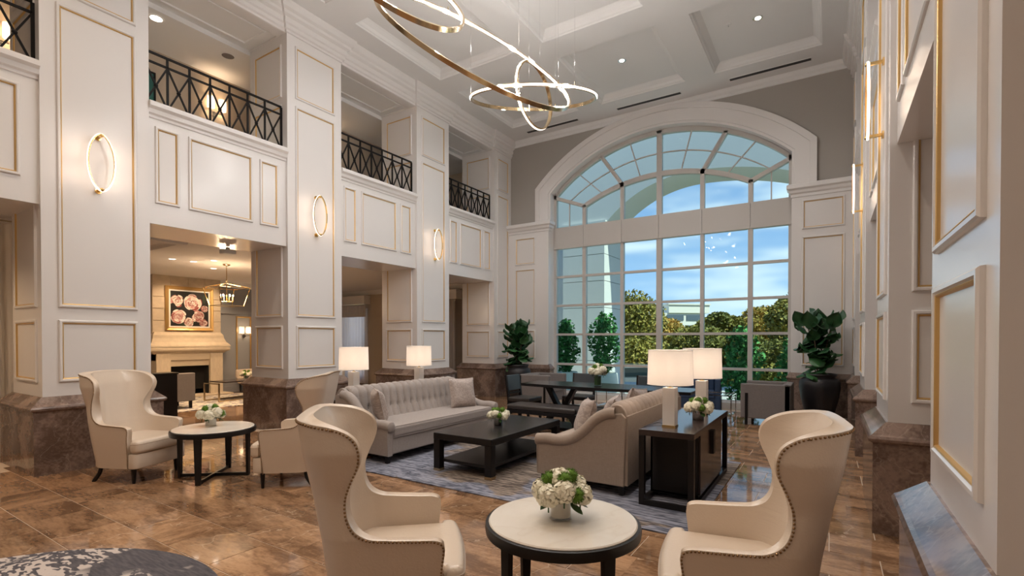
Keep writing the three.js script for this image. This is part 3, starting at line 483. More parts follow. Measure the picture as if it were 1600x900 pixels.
function wingChair(label, pos, turn) {
  if (chairProto) return dup(chairProto, label, pos, turn);
  const t = chairProto = thing('wing_chair', label, 'armchair', pos, turn, 'cream leather wing chairs');
  const { shell, rim } = wingShell();
  const sh = part(t, 'wing_shell', shell.map((g) => { g = NI(g); return g; }), M.leather); sh.geometry = uvKeep(sh.geometry, 1.5);
  const nails = [], tn = new THREE.OctahedronGeometry(0.0058, 1); let acc = 0;
  for (let i = 1; i < rim.length; i++) { const a = new THREE.Vector3(...rim[i - 1]), b = new THREE.Vector3(...rim[i]), L = a.distanceTo(b); while (acc < L) { const p = a.clone().lerp(b, acc / L), out = new THREE.Vector3(Math.abs(p.x) > 0.25 ? Math.sign(p.x) : 0, 0, Math.abs(p.x) > 0.25 ? 0 : -1); const dn = i < rim.length / 3 || i > rim.length * 2 / 3 ? new THREE.Vector3(0, -0.006, -0.006) : new THREE.Vector3(0, -0.010, 0); p.addScaledVector(out, 0.002).add(dn); nails.push(tn.clone().translate(p.x, p.y, p.z)); acc += 0.0165; } acc -= L; }
  const nt = part(t, 'nailhead_trim', nails, M.nail, 'row of small brass nail heads'); nt.userData.kind = 'stuff';
  // seat rail, t-shaped cushion
  const plan = (w0, w1, zf, za, zb, bow) => { const s = new THREE.Shape(); s.moveTo(-w0, zb); s.lineTo(w0, zb); s.lineTo(w0, za); s.lineTo(w1, za + 0.01); s.lineTo(w1, zf - 0.05); s.quadraticCurveTo(w1, zf, w1 - 0.06, zf + 0.005); s.quadraticCurveTo(0, zf + bow, -w1 + 0.06, zf + 0.005); s.quadraticCurveTo(-w1, zf, -w1, zf - 0.05); s.lineTo(-w1, za + 0.01); s.lineTo(-w0, za); s.closePath(); return s; };
  const ex = (s, y0, y1, bv) => toCreasedNormals(new THREE.ExtrudeGeometry(s, { depth: y1 - y0 - 2 * bv, bevelEnabled: true, bevelSize: bv, bevelThickness: bv, bevelOffset: -bv, bevelSegments: 5, curveSegments: 14 }).rotateX(-Math.PI / 2).scale(1, 1, 1).translate(0, y0 + bv, 0), 0.7);
  const neg = (w0, w1, zf, za, zb, bow) => plan(w0, w1, zf, za, zb, bow);   // drawn with z forward, then mirrored below
  const R = ex(neg(0.285, 0.322, 0.335, 0.235, -0.19, 0.03), 0.16, 0.315, 0.012), C = ex(neg(0.283, 0.325, 0.355, 0.262, -0.19, 0.035), 0.318, 0.455, 0.036);
  for (const g of [R, C]) { g.rotateY(Math.PI); }
  part(t, 'seat_rail', R, M.leather); const cu = part(t, 'seat_cushion', C, M.leather);
  const pipe = []; const pl = neg(0.283, 0.325, 0.355, 0.262, -0.19, 0.035).getPoints(14).map((p) => [-p.x, 0.418, p.y]); part(cu, 'welt', tube(pl, 0.0035, 120, 5, true), M.leather);
  for (const s of [-1, 1]) part(sh, 'seam', tube([0.44, 0.48, 0.52, 0.56, 0.595].map((h) => [s * (chairHalf(h) - 0.0545), h, -0.02 + (h - 0.44) * -0.25]), 0.0022, 16, 5), M.leather);   // stitched seam where arm meets wing
  for (const s of [-1, 1]) {
    part(t, 'front_leg', new THREE.CylinderGeometry(0.026, 0.015, 0.16, 4).rotateY(Math.PI / 4).translate(s * 0.265, 0.08, 0.25), M.ebony);
    part(t, 'rear_leg', tube([[s * 0.25, 0.17, -0.16], [s * 0.252, 0.10, -0.175], [s * 0.262, 0.0, -0.24]], 0.02, 8, 6), M.ebony);
  }
  return t;
}
function uvKeep(g, s) { g.computeBoundingBox(); const p = g.attributes.position, uv = g.attributes.uv; for (let i = 0; i < p.count; i++) uv.setXY(i, (p.getX(i) + p.getZ(i)) * s, p.getY(i) * s); return g; }
const face = (fx, fz) => Math.atan2(fx, fz);   // turns local +z to (fx, fz)
function chairAt(label, armMid, f) { const l = Math.hypot(...f), k = [f[0] / l, f[1] / l]; return wingChair(label, [armMid[0] - k[0] * 0.262, 0, armMid[1] - k[1] * 0.262], face(...k)); }
chairAt('cream leather wing chair in the left foreground with nailhead edge', [-1.685, -1.97], [0.74, -0.67]);
chairAt('cream leather wing chair in the right foreground, front of console', [-0.60, -2.535], [-0.98, 0.19]);
chairAt('cream wing chair by the far left column facing right', [-6.17, -2.48], [0.92, -0.40]);
chairAt('cream wing chair seen from its back beside the small round table', [-4.97, -3.06], [-0.78, 0.62]);

let roundProto;
function roundTable(label, pos, turn) {
  if (roundProto) return dup(roundProto, label, pos, turn);
  const t = roundProto = thing('round_side_table', label, 'side table', pos, turn, 'round marble topped side tables'), R = 0.41, H = 0.54;
  part(t, 'marble_top', uvm(toCreasedNormals(lathe([[0.001, H - 0.03], [R - 0.02, H - 0.03], [R - 0.016, H - 0.006], [R - 0.022, H], [0.001, H]], 64), 0.5), 1.2), M.topMarble, 'cream marble disc');
  part(t, 'rim', toCreasedNormals(lathe([[R - 0.03, H - 0.062], [R, H - 0.062], [R + 0.004, H - 0.03], [R, H - 0.012], [R - 0.017, H - 0.010], [R - 0.02, H - 0.03]], 64), 0.5), M.ebony, 'dark timber rim');
  for (let i = 0; i < 4; i++) { const a = i * Math.PI / 2 + Math.PI / 4, g = extr([[-0.035, H - 0.06], [0.035, H - 0.06], [0.022, 0], [-0.022, 0]], 0.028, 0.003).translate(0, 0, -0.014); g.rotateY(Math.PI / 2 * 0); const m = part(t, 'leg', g, M.ebony); m.position.set(Math.cos(a) * (R - 0.06), 0, Math.sin(a) * (R - 0.06)); m.rotation.y = -a + Math.PI / 2; m.rotation.order = 'YXZ'; m.rotation.x = 0.0; }
  for (const a of [Math.PI / 4, -Math.PI / 4]) { const m = part(t, 'stretcher', bx(-(R - 0.06), R - 0.06, 0.004, 0.036, -0.012 + (a > 0 ? 0 : 0.0), 0.012), M.ebony); m.rotation.y = a; if (a < 0) m.position.y = 0.0005; }
  return t;
}
roundTable('round cream marble table between the two foreground wing chairs', [-1.2, 0, -2.385], 0.35);
roundTable('round cream marble table between the two left wing chairs', [-5.67, 0, -2.83], -0.1);

// ---- sofas
function sofa(label, pos, turn, L, fabric) {   // faces +z, length along x
  const t = thing('tufted_sofa', label, 'sofa', pos, turn, 'pair of tufted sofas'), D = 0.98, zf = D / 2, zb = -D / 2;
  const side = smoothTab([[zf, 0.44], [zf - 0.10, 0.455], [zf - 0.26, 0.452], [zf - 0.40, 0.485], [zf - 0.54, 0.58], [zf - 0.66, 0.70], [zf - 0.78, 0.765], [zb + 0.06, 0.785]], 5);
  const aw = 0.10, seatW = L - 2 * aw;
  part(t, 'base', uvm(rb(L - 0.07, 0.20, D - 0.06, 0.02, 0, 0.20, 0), 3), fabric);
  const cu = part(t, 'seat_cushion', uvm(rb(seatW - 0.005, 0.145, D - 0.22, 0.04, 0, 0.368, 0.095, 4), 3), fabric);
  part(cu, 'welt', [tube([[-seatW / 2 + 0.01, 0.432, zf - 0.028], [seatW / 2 - 0.01, 0.432, zf - 0.028]], 0.005, 2, 6), tube([[-seatW / 2 + 0.01, 0.305, zf - 0.022], [seatW / 2 - 0.01, 0.305, zf - 0.022]], 0.005, 2, 6)], fabric);
  for (const s of [-1, 1]) {
    const sh = new THREE.Shape([[zf - 0.02, 0.10], ...side.map((p) => [Math.min(p[0], zf - 0.02), p[1] - 0.01]), [zb + 0.02, 0.74], [zb + 0.04, 0.10]].map((p) => new THREE.Vector2(-p[0], p[1])));
    const a = part(t, 'arm', uvm(extr(sh, aw - 0.02, 0.008).rotateY(Math.PI / 2).translate(s * (L / 2 - aw / 2) - (aw - 0.02) / 2, 0, 0), 3), fabric);
    part(a, 'arm_roll', uvm(toCreasedNormals(tube(side.filter((_, i) => i % 3 === 0).map((p) => [s * (L / 2 - aw / 2), p[1], p[0]]), 0.062, 48, 14), 1), 3), fabric);
    part(a, 'arm_face', [new THREE.SphereGeometry(0.062, 16, 12).scale(1, 1, 0.35).translate(s * (L / 2 - aw / 2), 0.44, zf)], fabric);
    part(a, 'arm_piping', tube([[s * (L / 2 - 0.012), 0.11, zf - 0.016], [s * (L / 2 - 0.012), 0.42, zf - 0.012], [s * (L / 2 - aw / 2), 0.497, zf + 0.005], [s * (L / 2 - aw + 0.012), 0.42, zf - 0.012], [s * (L / 2 - aw + 0.012), 0.11, zf - 0.016]], 0.006, 40, 6), fabric);
  }
  // fluted back: channels that pleat over the rolled top, one row of buttons
  const ch = Math.round(seatW / 0.135), cw = seatW / ch, prof = smoothTab([[-0.20, 0.42], [-0.235, 0.52], [-0.265, 0.63], [-0.285, 0.73], [-0.30, 0.80], [-0.345, 0.845], [-0.405, 0.85], [-0.45, 0.81], [-0.475, 0.74]], 4), pn = prof.length - 1;
  const back = grid(ch * 10, pn, (u, v) => {
    const x = (u - 0.5) * seatW, k = u * ch, fr = k - Math.floor(k), b = 0.036 * Math.pow(Math.sin(Math.PI * fr), 0.5), i = Math.round(v * pn), p = prof[i], q = prof[Math.min(pn, i + 1)], r = prof[Math.max(0, i - 1)];
    let nx = q[1] - r[1], ny = -(q[0] - r[0]); const l = Math.hypot(nx, ny); nx /= l; ny /= l;
    const edge = Math.min(fr, 1 - fr) * cw, dy = p[1] - 0.585, tuft = -0.03 * Math.exp(-(edge * edge + dy * dy) / 0.0011), fade = 1 - 0.65 * sstep(0.55, 0.95, v);
    const o = b * fade + tuft; return [x, p[1] + ny * o, p[0] + nx * o];
  });
  part(t, 'fluted_back', uvKeep(NI(back), 3), fabric);
  part(t, 'outer_back', uvm(merge([bx(-L / 2 + 0.03, L / 2 - 0.03, 0.10, 0.76, zb, zb + 0.05)]), 3), fabric);
  for (const s of [-1, 1]) part(t, 'back_end', uvm(extr([...prof.map((p) => [-p[0], p[1]]), [0.47, 0.40], [0.20, 0.40]], aw - 0.05, 0.006).rotateY(Math.PI / 2).translate(s * (L / 2 - aw / 2 - 0.01) - (aw - 0.05) / 2, 0, 0), 3), fabric);
  const bt = new THREE.SphereGeometry(0.011, 10, 6);
  for (let i = 1; i < ch; i++) { const m = part(t, 'button', bt, fabric); m.position.set(-seatW / 2 + i * cw, 0.585, -0.262); }
  for (const x of [-1, 1]) for (const z of [-1, 1]) part(t, 'leg', bx(x * (L / 2 - 0.06) - 0.022, x * (L / 2 - 0.06) + 0.022, 0, 0.11, z * (zf - 0.07) - 0.022, z * (zf - 0.07) + 0.022), M.ebony);
  return t;
}
sofa('taupe tufted sofa along the left with two velvet pillows', [-4.87, 0.012, -5.30], Math.PI / 2, 2.30, M.linen);
sofa('brown tufted sofa in the middle, backed by the console', [-2.08, 0.012, -5.52], -Math.PI / 2, 2.06, M.linenR);
function pillow(label, pos, rot, s = 0.46, mat = M.velvet) {
  const f = (sg) => grid(18, 18, (u, v) => { const a = u * 2 - 1, b = v * 2 - 1, pin = (q, r) => q * (1 - 0.07 * (1 - r * r)), z = 0.085 * Math.pow(Math.max(0, (1 - a ** 4) * (1 - b ** 4)), 0.6) * sg; return [pin(a, b) * s / 2 * sg, pin(b, a) * s / 2, z + 0.008 * sg * Math.sin(a * 5 + b * 3) * (1 - a * a) * (1 - b * b)]; });
  const t = thing('throw_pillow', label, 'pillow', pos, 0, 'velvet throw pillows'); const c = part(t, 'cover', uvKeep(NI(merge([f(1), f(-1)])), 3), mat);
  const e = []; for (let i = 0; i < 40; i++) { const k = i / 10, sd = Math.floor(k), q = (k - sd) * 2 - 1, pin = 1 - 0.07 * (1 - q * q); e.push([[q, -pin], [pin, q], [-q, pin], [-pin, -q]][sd].map((v) => v * s / 2).concat(0)); }
  part(t, 'piping', tube(e, 0.005, 80, 5, true), mat); t.rotation.set(...rot, 'YXZ'); return t;
}
pillow('silver velvet pillow leaning at the near end of the left sofa', [-4.84, 0.655, -4.44], [-0.22, 2.55, 0.03], 0.42);
pillow('square crushed velvet pillow at the far end of the left sofa', [-4.80, 0.67, -6.10], [-0.26, 1.25, -0.03], 0.46);
pillow('beige velvet pillow at the near end of the brown sofa', [-2.20, 0.655, -4.92], [-0.30, -1.0, 0.05], 0.42);
pillow('second beige velvet pillow leaning behind it on the brown sofa', [-2.06, 0.66, -5.30], [-0.35, -1.35, -0.03], 0.42);
pillow('tan pillow at the far end of the brown sofa', [-2.06, 0.675, -6.10], [-0.30, -1.7, 0.10], 0.44);

{ // ---- coffee table
  const x0 = -3.78, x1 = -2.98, z0 = -5.86, z1 = -4.27, t = thing('coffee_table', 'low black wooden coffee table with open lower shelf', 'coffee table', [(x0 + x1) / 2, 0.012, (z0 + z1) / 2]), w = x1 - x0, d = z1 - z0;
  part(t, 'table_top', uvm(rb(w, 0.075, d, 0.008, 0, 0.3925, 0), 2), M.ebonyTop);
  for (const sx of [-1, 1]) for (const sz of [-1, 1]) { const l = part(t, 'leg', uvm(rb(0.085, 0.355, 0.085, 0.004, sx * (w / 2 - 0.045), 0.1775, sz * (d / 2 - 0.045)), 2), M.ebony); part(l, 'brass_shoe', bx(sx * (w / 2 - 0.045) - 0.0435, sx * (w / 2 - 0.045) + 0.0435, 0, 0.03, sz * (d / 2 - 0.045) - 0.0435, sz * (d / 2 - 0.045) + 0.0435), M.bronze); }
  part(t, 'lower_shelf', uvm(rb(w - 0.12, 0.035, d - 0.12, 0.004, 0, 0.115, 0), 2), M.ebony);
}
function consoleTable(label, x0, x1, z0, z1, doorSide) {
  const H = 0.68, t = thing('console_table', label, 'console table', [(x0 + x1) / 2, 0, (z0 + z1) / 2], 0, 'dark console tables'), w = x1 - x0, d = z1 - z0;
  part(t, 'table_top', uvm(rb(w, 0.055, d, 0.005, 0, H - 0.0275, 0), 2), M.espresso);
  for (const sx of [-1, 1]) for (const sz of [-1, 1]) part(t, 'leg', uvm(rb(0.05, H - 0.055, 0.05, 0.003, sx * (w / 2 - 0.026), (H - 0.055) / 2, sz * (d / 2 - 0.026)), 2), M.ebony);
  for (const sz of [-1, 1]) part(t, 'foot_rail', bx(-w / 2 + 0.05, w / 2 - 0.05, 0.0, 0.045, sz * (d / 2 - 0.026) - 0.022, sz * (d / 2 - 0.026) + 0.022), M.ebony);
  for (const sx of [-1, 1]) part(t, 'side_rail', bx(sx * (w / 2 - 0.026) - 0.022, sx * (w / 2 - 0.026) + 0.022, 0.0, 0.045, -d / 2 + 0.05, d / 2 - 0.05), M.ebony);
  part(t, 'cabinet_box', [bx(-w / 2 + 0.02, w / 2 - 0.03, 0.05, H - 0.055, -d / 2 + 0.30, -d / 2 + 0.32), bx(-w / 2 + 0.02, w / 2 - 0.03, 0.05, H - 0.055, d / 2 - 0.32, d / 2 - 0.30), bx(-w / 2 + 0.02, w / 2 - 0.03, 0.045, 0.065, -d / 2 + 0.3, d / 2 - 0.3), bx(-doorSide * (w / 2 - 0.02), -doorSide * (w / 2 - 0.035), 0.05, H - 0.055, -d / 2 + 0.3, d / 2 - 0.3)], M.ebony);
  for (const s of [-1, 1]) { const dz = (d - 0.64) / 4 * s, hw = (d - 0.64) / 4 - 0.003, dr = part(t, 'cabinet_door', uvm(bx(doorSide * (w / 2 - 0.035), doorSide * (w / 2 - 0.012), 0.07, H - 0.062, dz - hw, dz + hw), 2), M.espresso); part(dr, 'pull', bx(doorSide * (w / 2 - 0.014), doorSide * (w / 2 + 0.014), 0.36, H - 0.09, s * 0.008, s * 0.042), M.ebony); }
  return t;
}
consoleTable('dark wood console with cabinet doors behind the brown sofa', -1.44, -0.96, -6.05, -4.38, 1).position.y = 0.012;
consoleTable('dark console behind the left sofa carrying two lamps', -5.92, -5.45, -6.50, -4.35, -1);

let lampProto;
function tableLamp(label, x, z) {
  const y = x > -3 ? 0.692 : 0.68; const mk = () => {
    const t = thing('table_lamp', label, 'table lamp', [x, y, z], 0.0, 'white drum shade table lamps');
    part(t, 'brass_foot', bx(-0.06, 0.06, 0, 0.014, -0.06, 0.06), M.brass); part(t, 'alabaster_body', rb(0.112, 0.345, 0.112, 0.003, 0, 0.014 + 0.1725, 0, 2), M.alabaster, 'white square stone column');
    part(t, 'brass_neck', [cyl(0.010, 0.010, 0.10, 0, 0.359, 0, 12), cyl(0.028, 0.028, 0.006, 0, 0.359, 0, 16)], M.brass);
    const s = part(t, 'drum_shade', lathe([[0.205, 0.39], [0.198, 0.705]], 56), M.shade, 'white drum shade lit from inside'); part(s, 'shade_ring', [new THREE.TorusGeometry(0.205, 0.003, 6, 56).rotateX(Math.PI / 2).translate(0, 0.39, 0), new THREE.TorusGeometry(0.198, 0.003, 6, 56).rotateX(Math.PI / 2).translate(0, 0.705, 0)], M.alabaster);
    part(t, 'bulb', sph(0.035, 0, 0.53, 0), M.bulb); return t;
  };
  if (lampProto) dup(lampProto, label, [x, y, z], 0); else lampProto = mk();
  pointLight(x, y + 0.53, z, POWER.lamp, [1, 0.78, 0.60], 2);
}
tableLamp('large white drum lamp nearest on the right console', -1.24, -4.68);
tableLamp('white drum lamp farther back on the right console', -1.16, -5.66);
tableLamp('lit drum lamp at the near end of the left sofa', -5.68, -4.74);
tableLamp('lit drum lamp behind the middle of the left sofa', -5.68, -6.07);
solo('lamp_cord', tube([[-1.31, 0.698, -4.72], [-1.36, 0.708, -4.72], [-1.41, 0.70, -4.62], [-1.43, 0.696, -4.50]], 0.003, 24, 6), M.darkLeather, 'thin brown lamp cord curled on the console top', 'cord');

// ---- flowers
const petalGeo = (() => { const l = []; const r = mulberry(3); for (let i = 0; i < 300; i++) { const th = Math.acos(1 - 1.85 * r()), ph = r() * 6.283, R = 0.052 + r() * 0.009, n = new THREE.Vector3(Math.sin(th) * Math.cos(ph), Math.cos(th), Math.sin(th) * Math.sin(ph)); const g = new THREE.CircleGeometry(0.0115, 5).rotateZ(r() * 3); g.rotateX((r() - 0.5) * 0.9).rotateY((r() - 0.5) * 0.9); g.applyQuaternion(new THREE.Quaternion().setFromUnitVectors(new THREE.Vector3(0, 0, 1), n)); g.translate(n.x * R, n.y * R * 0.9, n.z * R); l.push(g); } l.push(new THREE.IcosahedronGeometry(0.051, 2).scale(1, 0.9, 1)); return merge(l); })();
const mossGeo = (() => { const l = []; const r = mulberry(4); for (let i = 0; i < 170; i++) { const th = Math.acos(1 - 2 * r()), ph = r() * 6.283, n = new THREE.Vector3(Math.sin(th) * Math.cos(ph), Math.cos(th), Math.sin(th) * Math.sin(ph)); l.push(new THREE.ConeGeometry(0.003, 0.016, 3).translate(0, 0.032, 0).applyQuaternion(new THREE.Quaternion().setFromUnitVectors(new THREE.Vector3(0, 1, 0), n))); } l.push(new THREE.IcosahedronGeometry(0.027, 2)); return merge(l); })();
const leafGeo = (() => { const s = new THREE.Shape(); s.moveTo(0, 0); s.bezierCurveTo(0.035, 0.02, 0.03, 0.06, 0, 0.085); s.bezierCurveTo(-0.03, 0.06, -0.035, 0.02, 0, 0); return new THREE.ShapeGeometry(s, 8); })();
function flowers(label, pos, turn, { heads = 7, vase = 'low', scale = 1 } = {}) {
  const t = thing('flower_arrangement', label, 'flowers', pos, turn, 'white hydrangea arrangements'); t.scale.setScalar(scale);
  const tall = vase === 'tall', h = tall ? 0.17 : 0.10, r = tall ? 0.055 : 0.058;
  part(t, 'vase', lathe([[0.001, 0.0], [r, 0], [r + 0.001, h], [r - 0.003, h], [r - 0.004, 0.008], [0.001, 0.009]], 36), vase === 'silver' ? M.mercury : M.vase, vase === 'silver' ? 'silvered glass vase' : 'clear glass vase');
  if (vase !== 'silver') part(t, 'vase_filler', cyl(r - 0.008, r - 0.008, h * 0.72, 0, 0.011, 0, 24), tall ? M.stemLeaf : M.filler);
  const sp = [[-0.085, 0.03, 0.045], [0.085, 0.02, 0.045], [-0.02, 0.055, 0.085], [0.03, 0.03, -0.085], [-0.07, 0.035, -0.05], [0.095, 0.045, -0.03], [0.0, 0.09, -0.01]].slice(0, heads);
  for (const [x, y, z] of sp) { const m = part(t, 'hydrangea_head', petalGeo, M.petal); m.position.set(x, h + y, z); m.rotation.y = x * 40; part(m, 'stem', cyl(0.004, 0.003, 0.06, 0, -0.08, 0, 6), M.stemLeaf); }
  for (const [x, y, z] of [[0.0, 0.10, 0.055], [0.06, 0.095, -0.01], [-0.055, 0.09, -0.015], [0.035, 0.035, 0.105]]) { const m = part(t, 'green_bloom', mossGeo, M.moss); m.position.set(x, h + y + 0.005, z); m.scale.setScalar(1.15); }
  for (const [a, y] of [[0.5, 0.0], [1.1, -0.01], [2.8, 0.01], [4.4, 0.0]]) { const m = part(t, 'leaf', leafGeo, M.stemLeaf); m.position.set(Math.cos(a) * 0.062, h + y, Math.sin(a) * 0.062); m.rotation.order = 'YXZ'; m.rotation.y = Math.PI / 2 - a; m.rotation.x = 2.1; }
  return t;
}
flowers('white hydrangeas in a clear vase on the foreground round table', [-1.21, 0.541, -2.385], 0.9, { scale: 1.08 });
flowers('white hydrangeas in a clear vase on the left round table', [-5.76, 0.541, -2.84], 2.0);
flowers('small hydrangea bunch on the black coffee table', [-3.44, 0.443, -5.08], 0.4, { heads: 6, vase: 'silver', scale: 0.92 });
flowers('white hydrangeas in a silver vase on the right console', [-1.10, 0.693, -5.20], 0.2, { vase: 'silver', scale: 0.95 });
flowers('taller hydrangea arrangement on the long dining table', [-3.14, 0.751, -7.50], 1.5, { vase: 'tall', scale: 1.15 });

// ---- rugs
solo('area_rug', uvRug(rb(3.95, 0.012, 2.70, 0.003, -2.86, 0.006, -5.19, 2), 3.95, 2.70), M.rug, 'large blue grey and brown abstract area rug under the sofas', 'rug');
solo('round_rug', uvRug(new THREE.CylinderGeometry(1.35, 1.35, 0.012, 96).translate(-3.55, 0.006, -0.32), 2.7, 2.7), M.roundRug, 'round dark rug flecked with white in the left foreground', 'rug');
function uvRug(g, w, d) { g = NI(g); const p = g.attributes.position, u = g.attributes.uv; for (let i = 0; i < p.count; i++) u.setXY(i, p.getX(i) / w, p.getZ(i) / d); return g; }

// ---- dining table, bench, chairs
{
  const cx = -3.04, cz = -7.56, t = thing('dining_table', 'long dark trestle dining table before the window', 'dining table', [cx, 0, cz]);
  const s = new THREE.Shape(), L = 1.40, W = 0.43; s.moveTo(-L, -W * 0.72); s.quadraticCurveTo(0, -W * 1.22, L, -W * 0.72); s.lineTo(L, W * 0.72); s.quadraticCurveTo(0, W * 1.22, -L, W * 0.72); s.closePath();
  part(t, 'table_top', uvm(extr(s, 0.045, 0.004).rotateX(-Math.PI / 2).translate(0, 0.705, 0), 2), M.ebonyTop);
  for (const k of [-0.78, 0.78]) { for (const s2 of [-1, 1]) part(t, 'trestle_leg', [bar([k + s2 * 0.26, 0.70, 0], [k + s2 * 0.06, 0.36, 0], 0.075, 0.10), bar([k + s2 * 0.06, 0.40, 0], [k + s2 * 0.30, 0.03, 0], 0.085, 0.10)], M.ebony); part(t, 'trestle_foot', bx(k - 0.36, k + 0.36, 0, 0.05, -0.28, 0.28), M.ebony); }
  part(t, 'stretcher', bx(-0.78, 0.78, 0.33, 0.40, -0.03, 0.03), M.ebony);
}
{
  const t = thing('bench', 'long black bench with brown leather cushions behind the sofas', 'bench', [-3.15, 0, -6.88]), L = 1.22;
  for (const s of [-1, 1]) part(t, 'cushion', rb(L - 0.01, 0.095, 0.40, 0.035, s * L / 2, 0.415, 0), M.darkLeather);
  for (const s of [-1, 1]) for (const zz of [-0.185, 0.185]) {
    const sh = new THREE.Shape(); sh.moveTo(0, 0.37); sh.lineTo(L, 0.37); sh.lineTo(L, 0); sh.lineTo(L - 0.05, 0); sh.lineTo(L - 0.05, 0.24); sh.quadraticCurveTo(L - 0.06, 0.32, L - 0.16, 0.325); sh.lineTo(0.16, 0.325); sh.quadraticCurveTo(0.06, 0.32, 0.05, 0.24); sh.lineTo(0.05, 0); sh.lineTo(0, 0); sh.closePath();
    part(t, 'arched_frame', extr(sh, 0.03, 0.003).translate(s < 0 ? -L : 0, 0, zz - 0.015), M.ebony);
  }
}
let dcProto;
function diningChair(label, pos, turn) {
  if (dcProto) return dup(dcProto, label, pos, turn);
  const t = dcProto = thing('dining_chair', label, 'chair', pos, turn, 'black dining chairs');
  part(t, 'seat', rb(0.46, 0.07, 0.44, 0.02, 0, 0.445, 0), M.darkLeather);
  for (const s of [-1, 1]) { part(t, 'front_leg', bx(s * 0.21 - 0.018, s * 0.21 + 0.018, 0, 0.42, 0.17, 0.206), M.ebony); part(t, 'rear_leg', [bar([s * 0.21, 0, -0.23], [s * 0.21, 0.44, -0.21], 0.036), bar([s * 0.21, 0.43, -0.21], [s * 0.21, 0.86, -0.27], 0.036)], M.ebony); part(t, 'side_rail', bx(s * 0.21 - 0.012, s * 0.21 + 0.012, 0.36, 0.41, -0.2, 0.19), M.ebony); }
  const b = part(t, 'backrest', rb(0.41, 0.28, 0.04, 0.015, 0, 0, 0), M.paleLeather); b.position.set(0, 0.72, -0.25); b.rotation.x = -0.14; part(t, 'back_rail', bx(-0.2, 0.2, 0.53, 0.56, -0.245, -0.215), M.ebony);
  return t;
}
diningChair('black chair with glossy leather back at the left table end', [-4.54, 0, -7.56], Math.PI / 2);
diningChair('black dining chair on the far side of the table, left', [-3.85, 0, -8.30], 0);
diningChair('black dining chair on the far side of the table, right', [-2.62, 0, -8.30], 0);
function tubChair(label, pos, turn, mat) {   // faces +z
  const t = thing('tub_armchair', label, 'armchair', pos, turn, 'grey box armchairs by the window');
  part(t, 'body', [bx(-0.39, 0.39, 0.14, 0.34, -0.36, 0.36)], mat);
  for (const s of [-1, 1]) { part(t, 'arm', uvm(rb(0.10, 0.60, 0.78, 0.02, s * 0.38, 0.42, 0), 3), mat); part(t, 'metal_leg', [bx(s * 0.434, s * 0.448, 0, 0.56, 0.27, 0.315), bx(s * 0.434, s * 0.448, 0, 0.14, -0.32, -0.28)], M.iron, 'black strap leg on the outer side'); }
  part(t, 'back', uvm(rb(0.86, 0.60, 0.11, 0.02, 0, 0.42, -0.335), 3), mat);
  part(t, 'seat_cushion', uvm(rb(0.655, 0.13, 0.63, 0.03, 0, 0.40, 0.06), 3), mat);
  for (let i = 0; i < 6; i++) part(t, 'back_channel', uvm(rb(0.105, 0.25, 0.06, 0.028, -0.274 + i * 0.1095, 0.575, -0.262), 3), mat);
  return t;
}
tubChair('grey box armchair left of the window facing right', [-5.42, 0, -9.78], Math.PI / 2, M.greyWool);
tubChair('grey box armchair at right in front of the tall potted fig', [-0.92, 0, -9.98], -Math.PI / 2, M.greyWool);
tubChair('navy armchair by the window behind the far lamp', [-2.25, 0, -10.55], 0.2, M.navy);
function glassTable(label, x, z) {
  const t = thing('glass_side_table', label, 'side table', [x, 0, z], 0, 'metal framed glass side tables'), w = 0.27, b = 0.016;
  for (const a of [-1, 1]) for (const c of [-1, 1]) part(t, 'leg', bx(a * w - b / 2, a * w + b / 2, 0, 0.50, c * w - b / 2, c * w + b / 2), M.chrome);
  for (const y of [0.14, 0.492]) { part(t, 'frame', frameRect(2 * w + b, 2 * w + b, [[0, 0], [0, 0.016], [0.016, 0.016], [0.016, 0]]).rotateX(-Math.PI / 2).translate(0, y - 0.008, 0), M.chrome); part(t, 'glass_shelf', new THREE.PlaneGeometry(2 * w, 2 * w).rotateX(-Math.PI / 2).translate(0, y, 0), M.vase); }
}
glassTable('low chrome and glass side table beside the right armchair', -1.72, -9.75);
glassTable('low metal and glass side table behind the dining table', -3.72, -9.75);

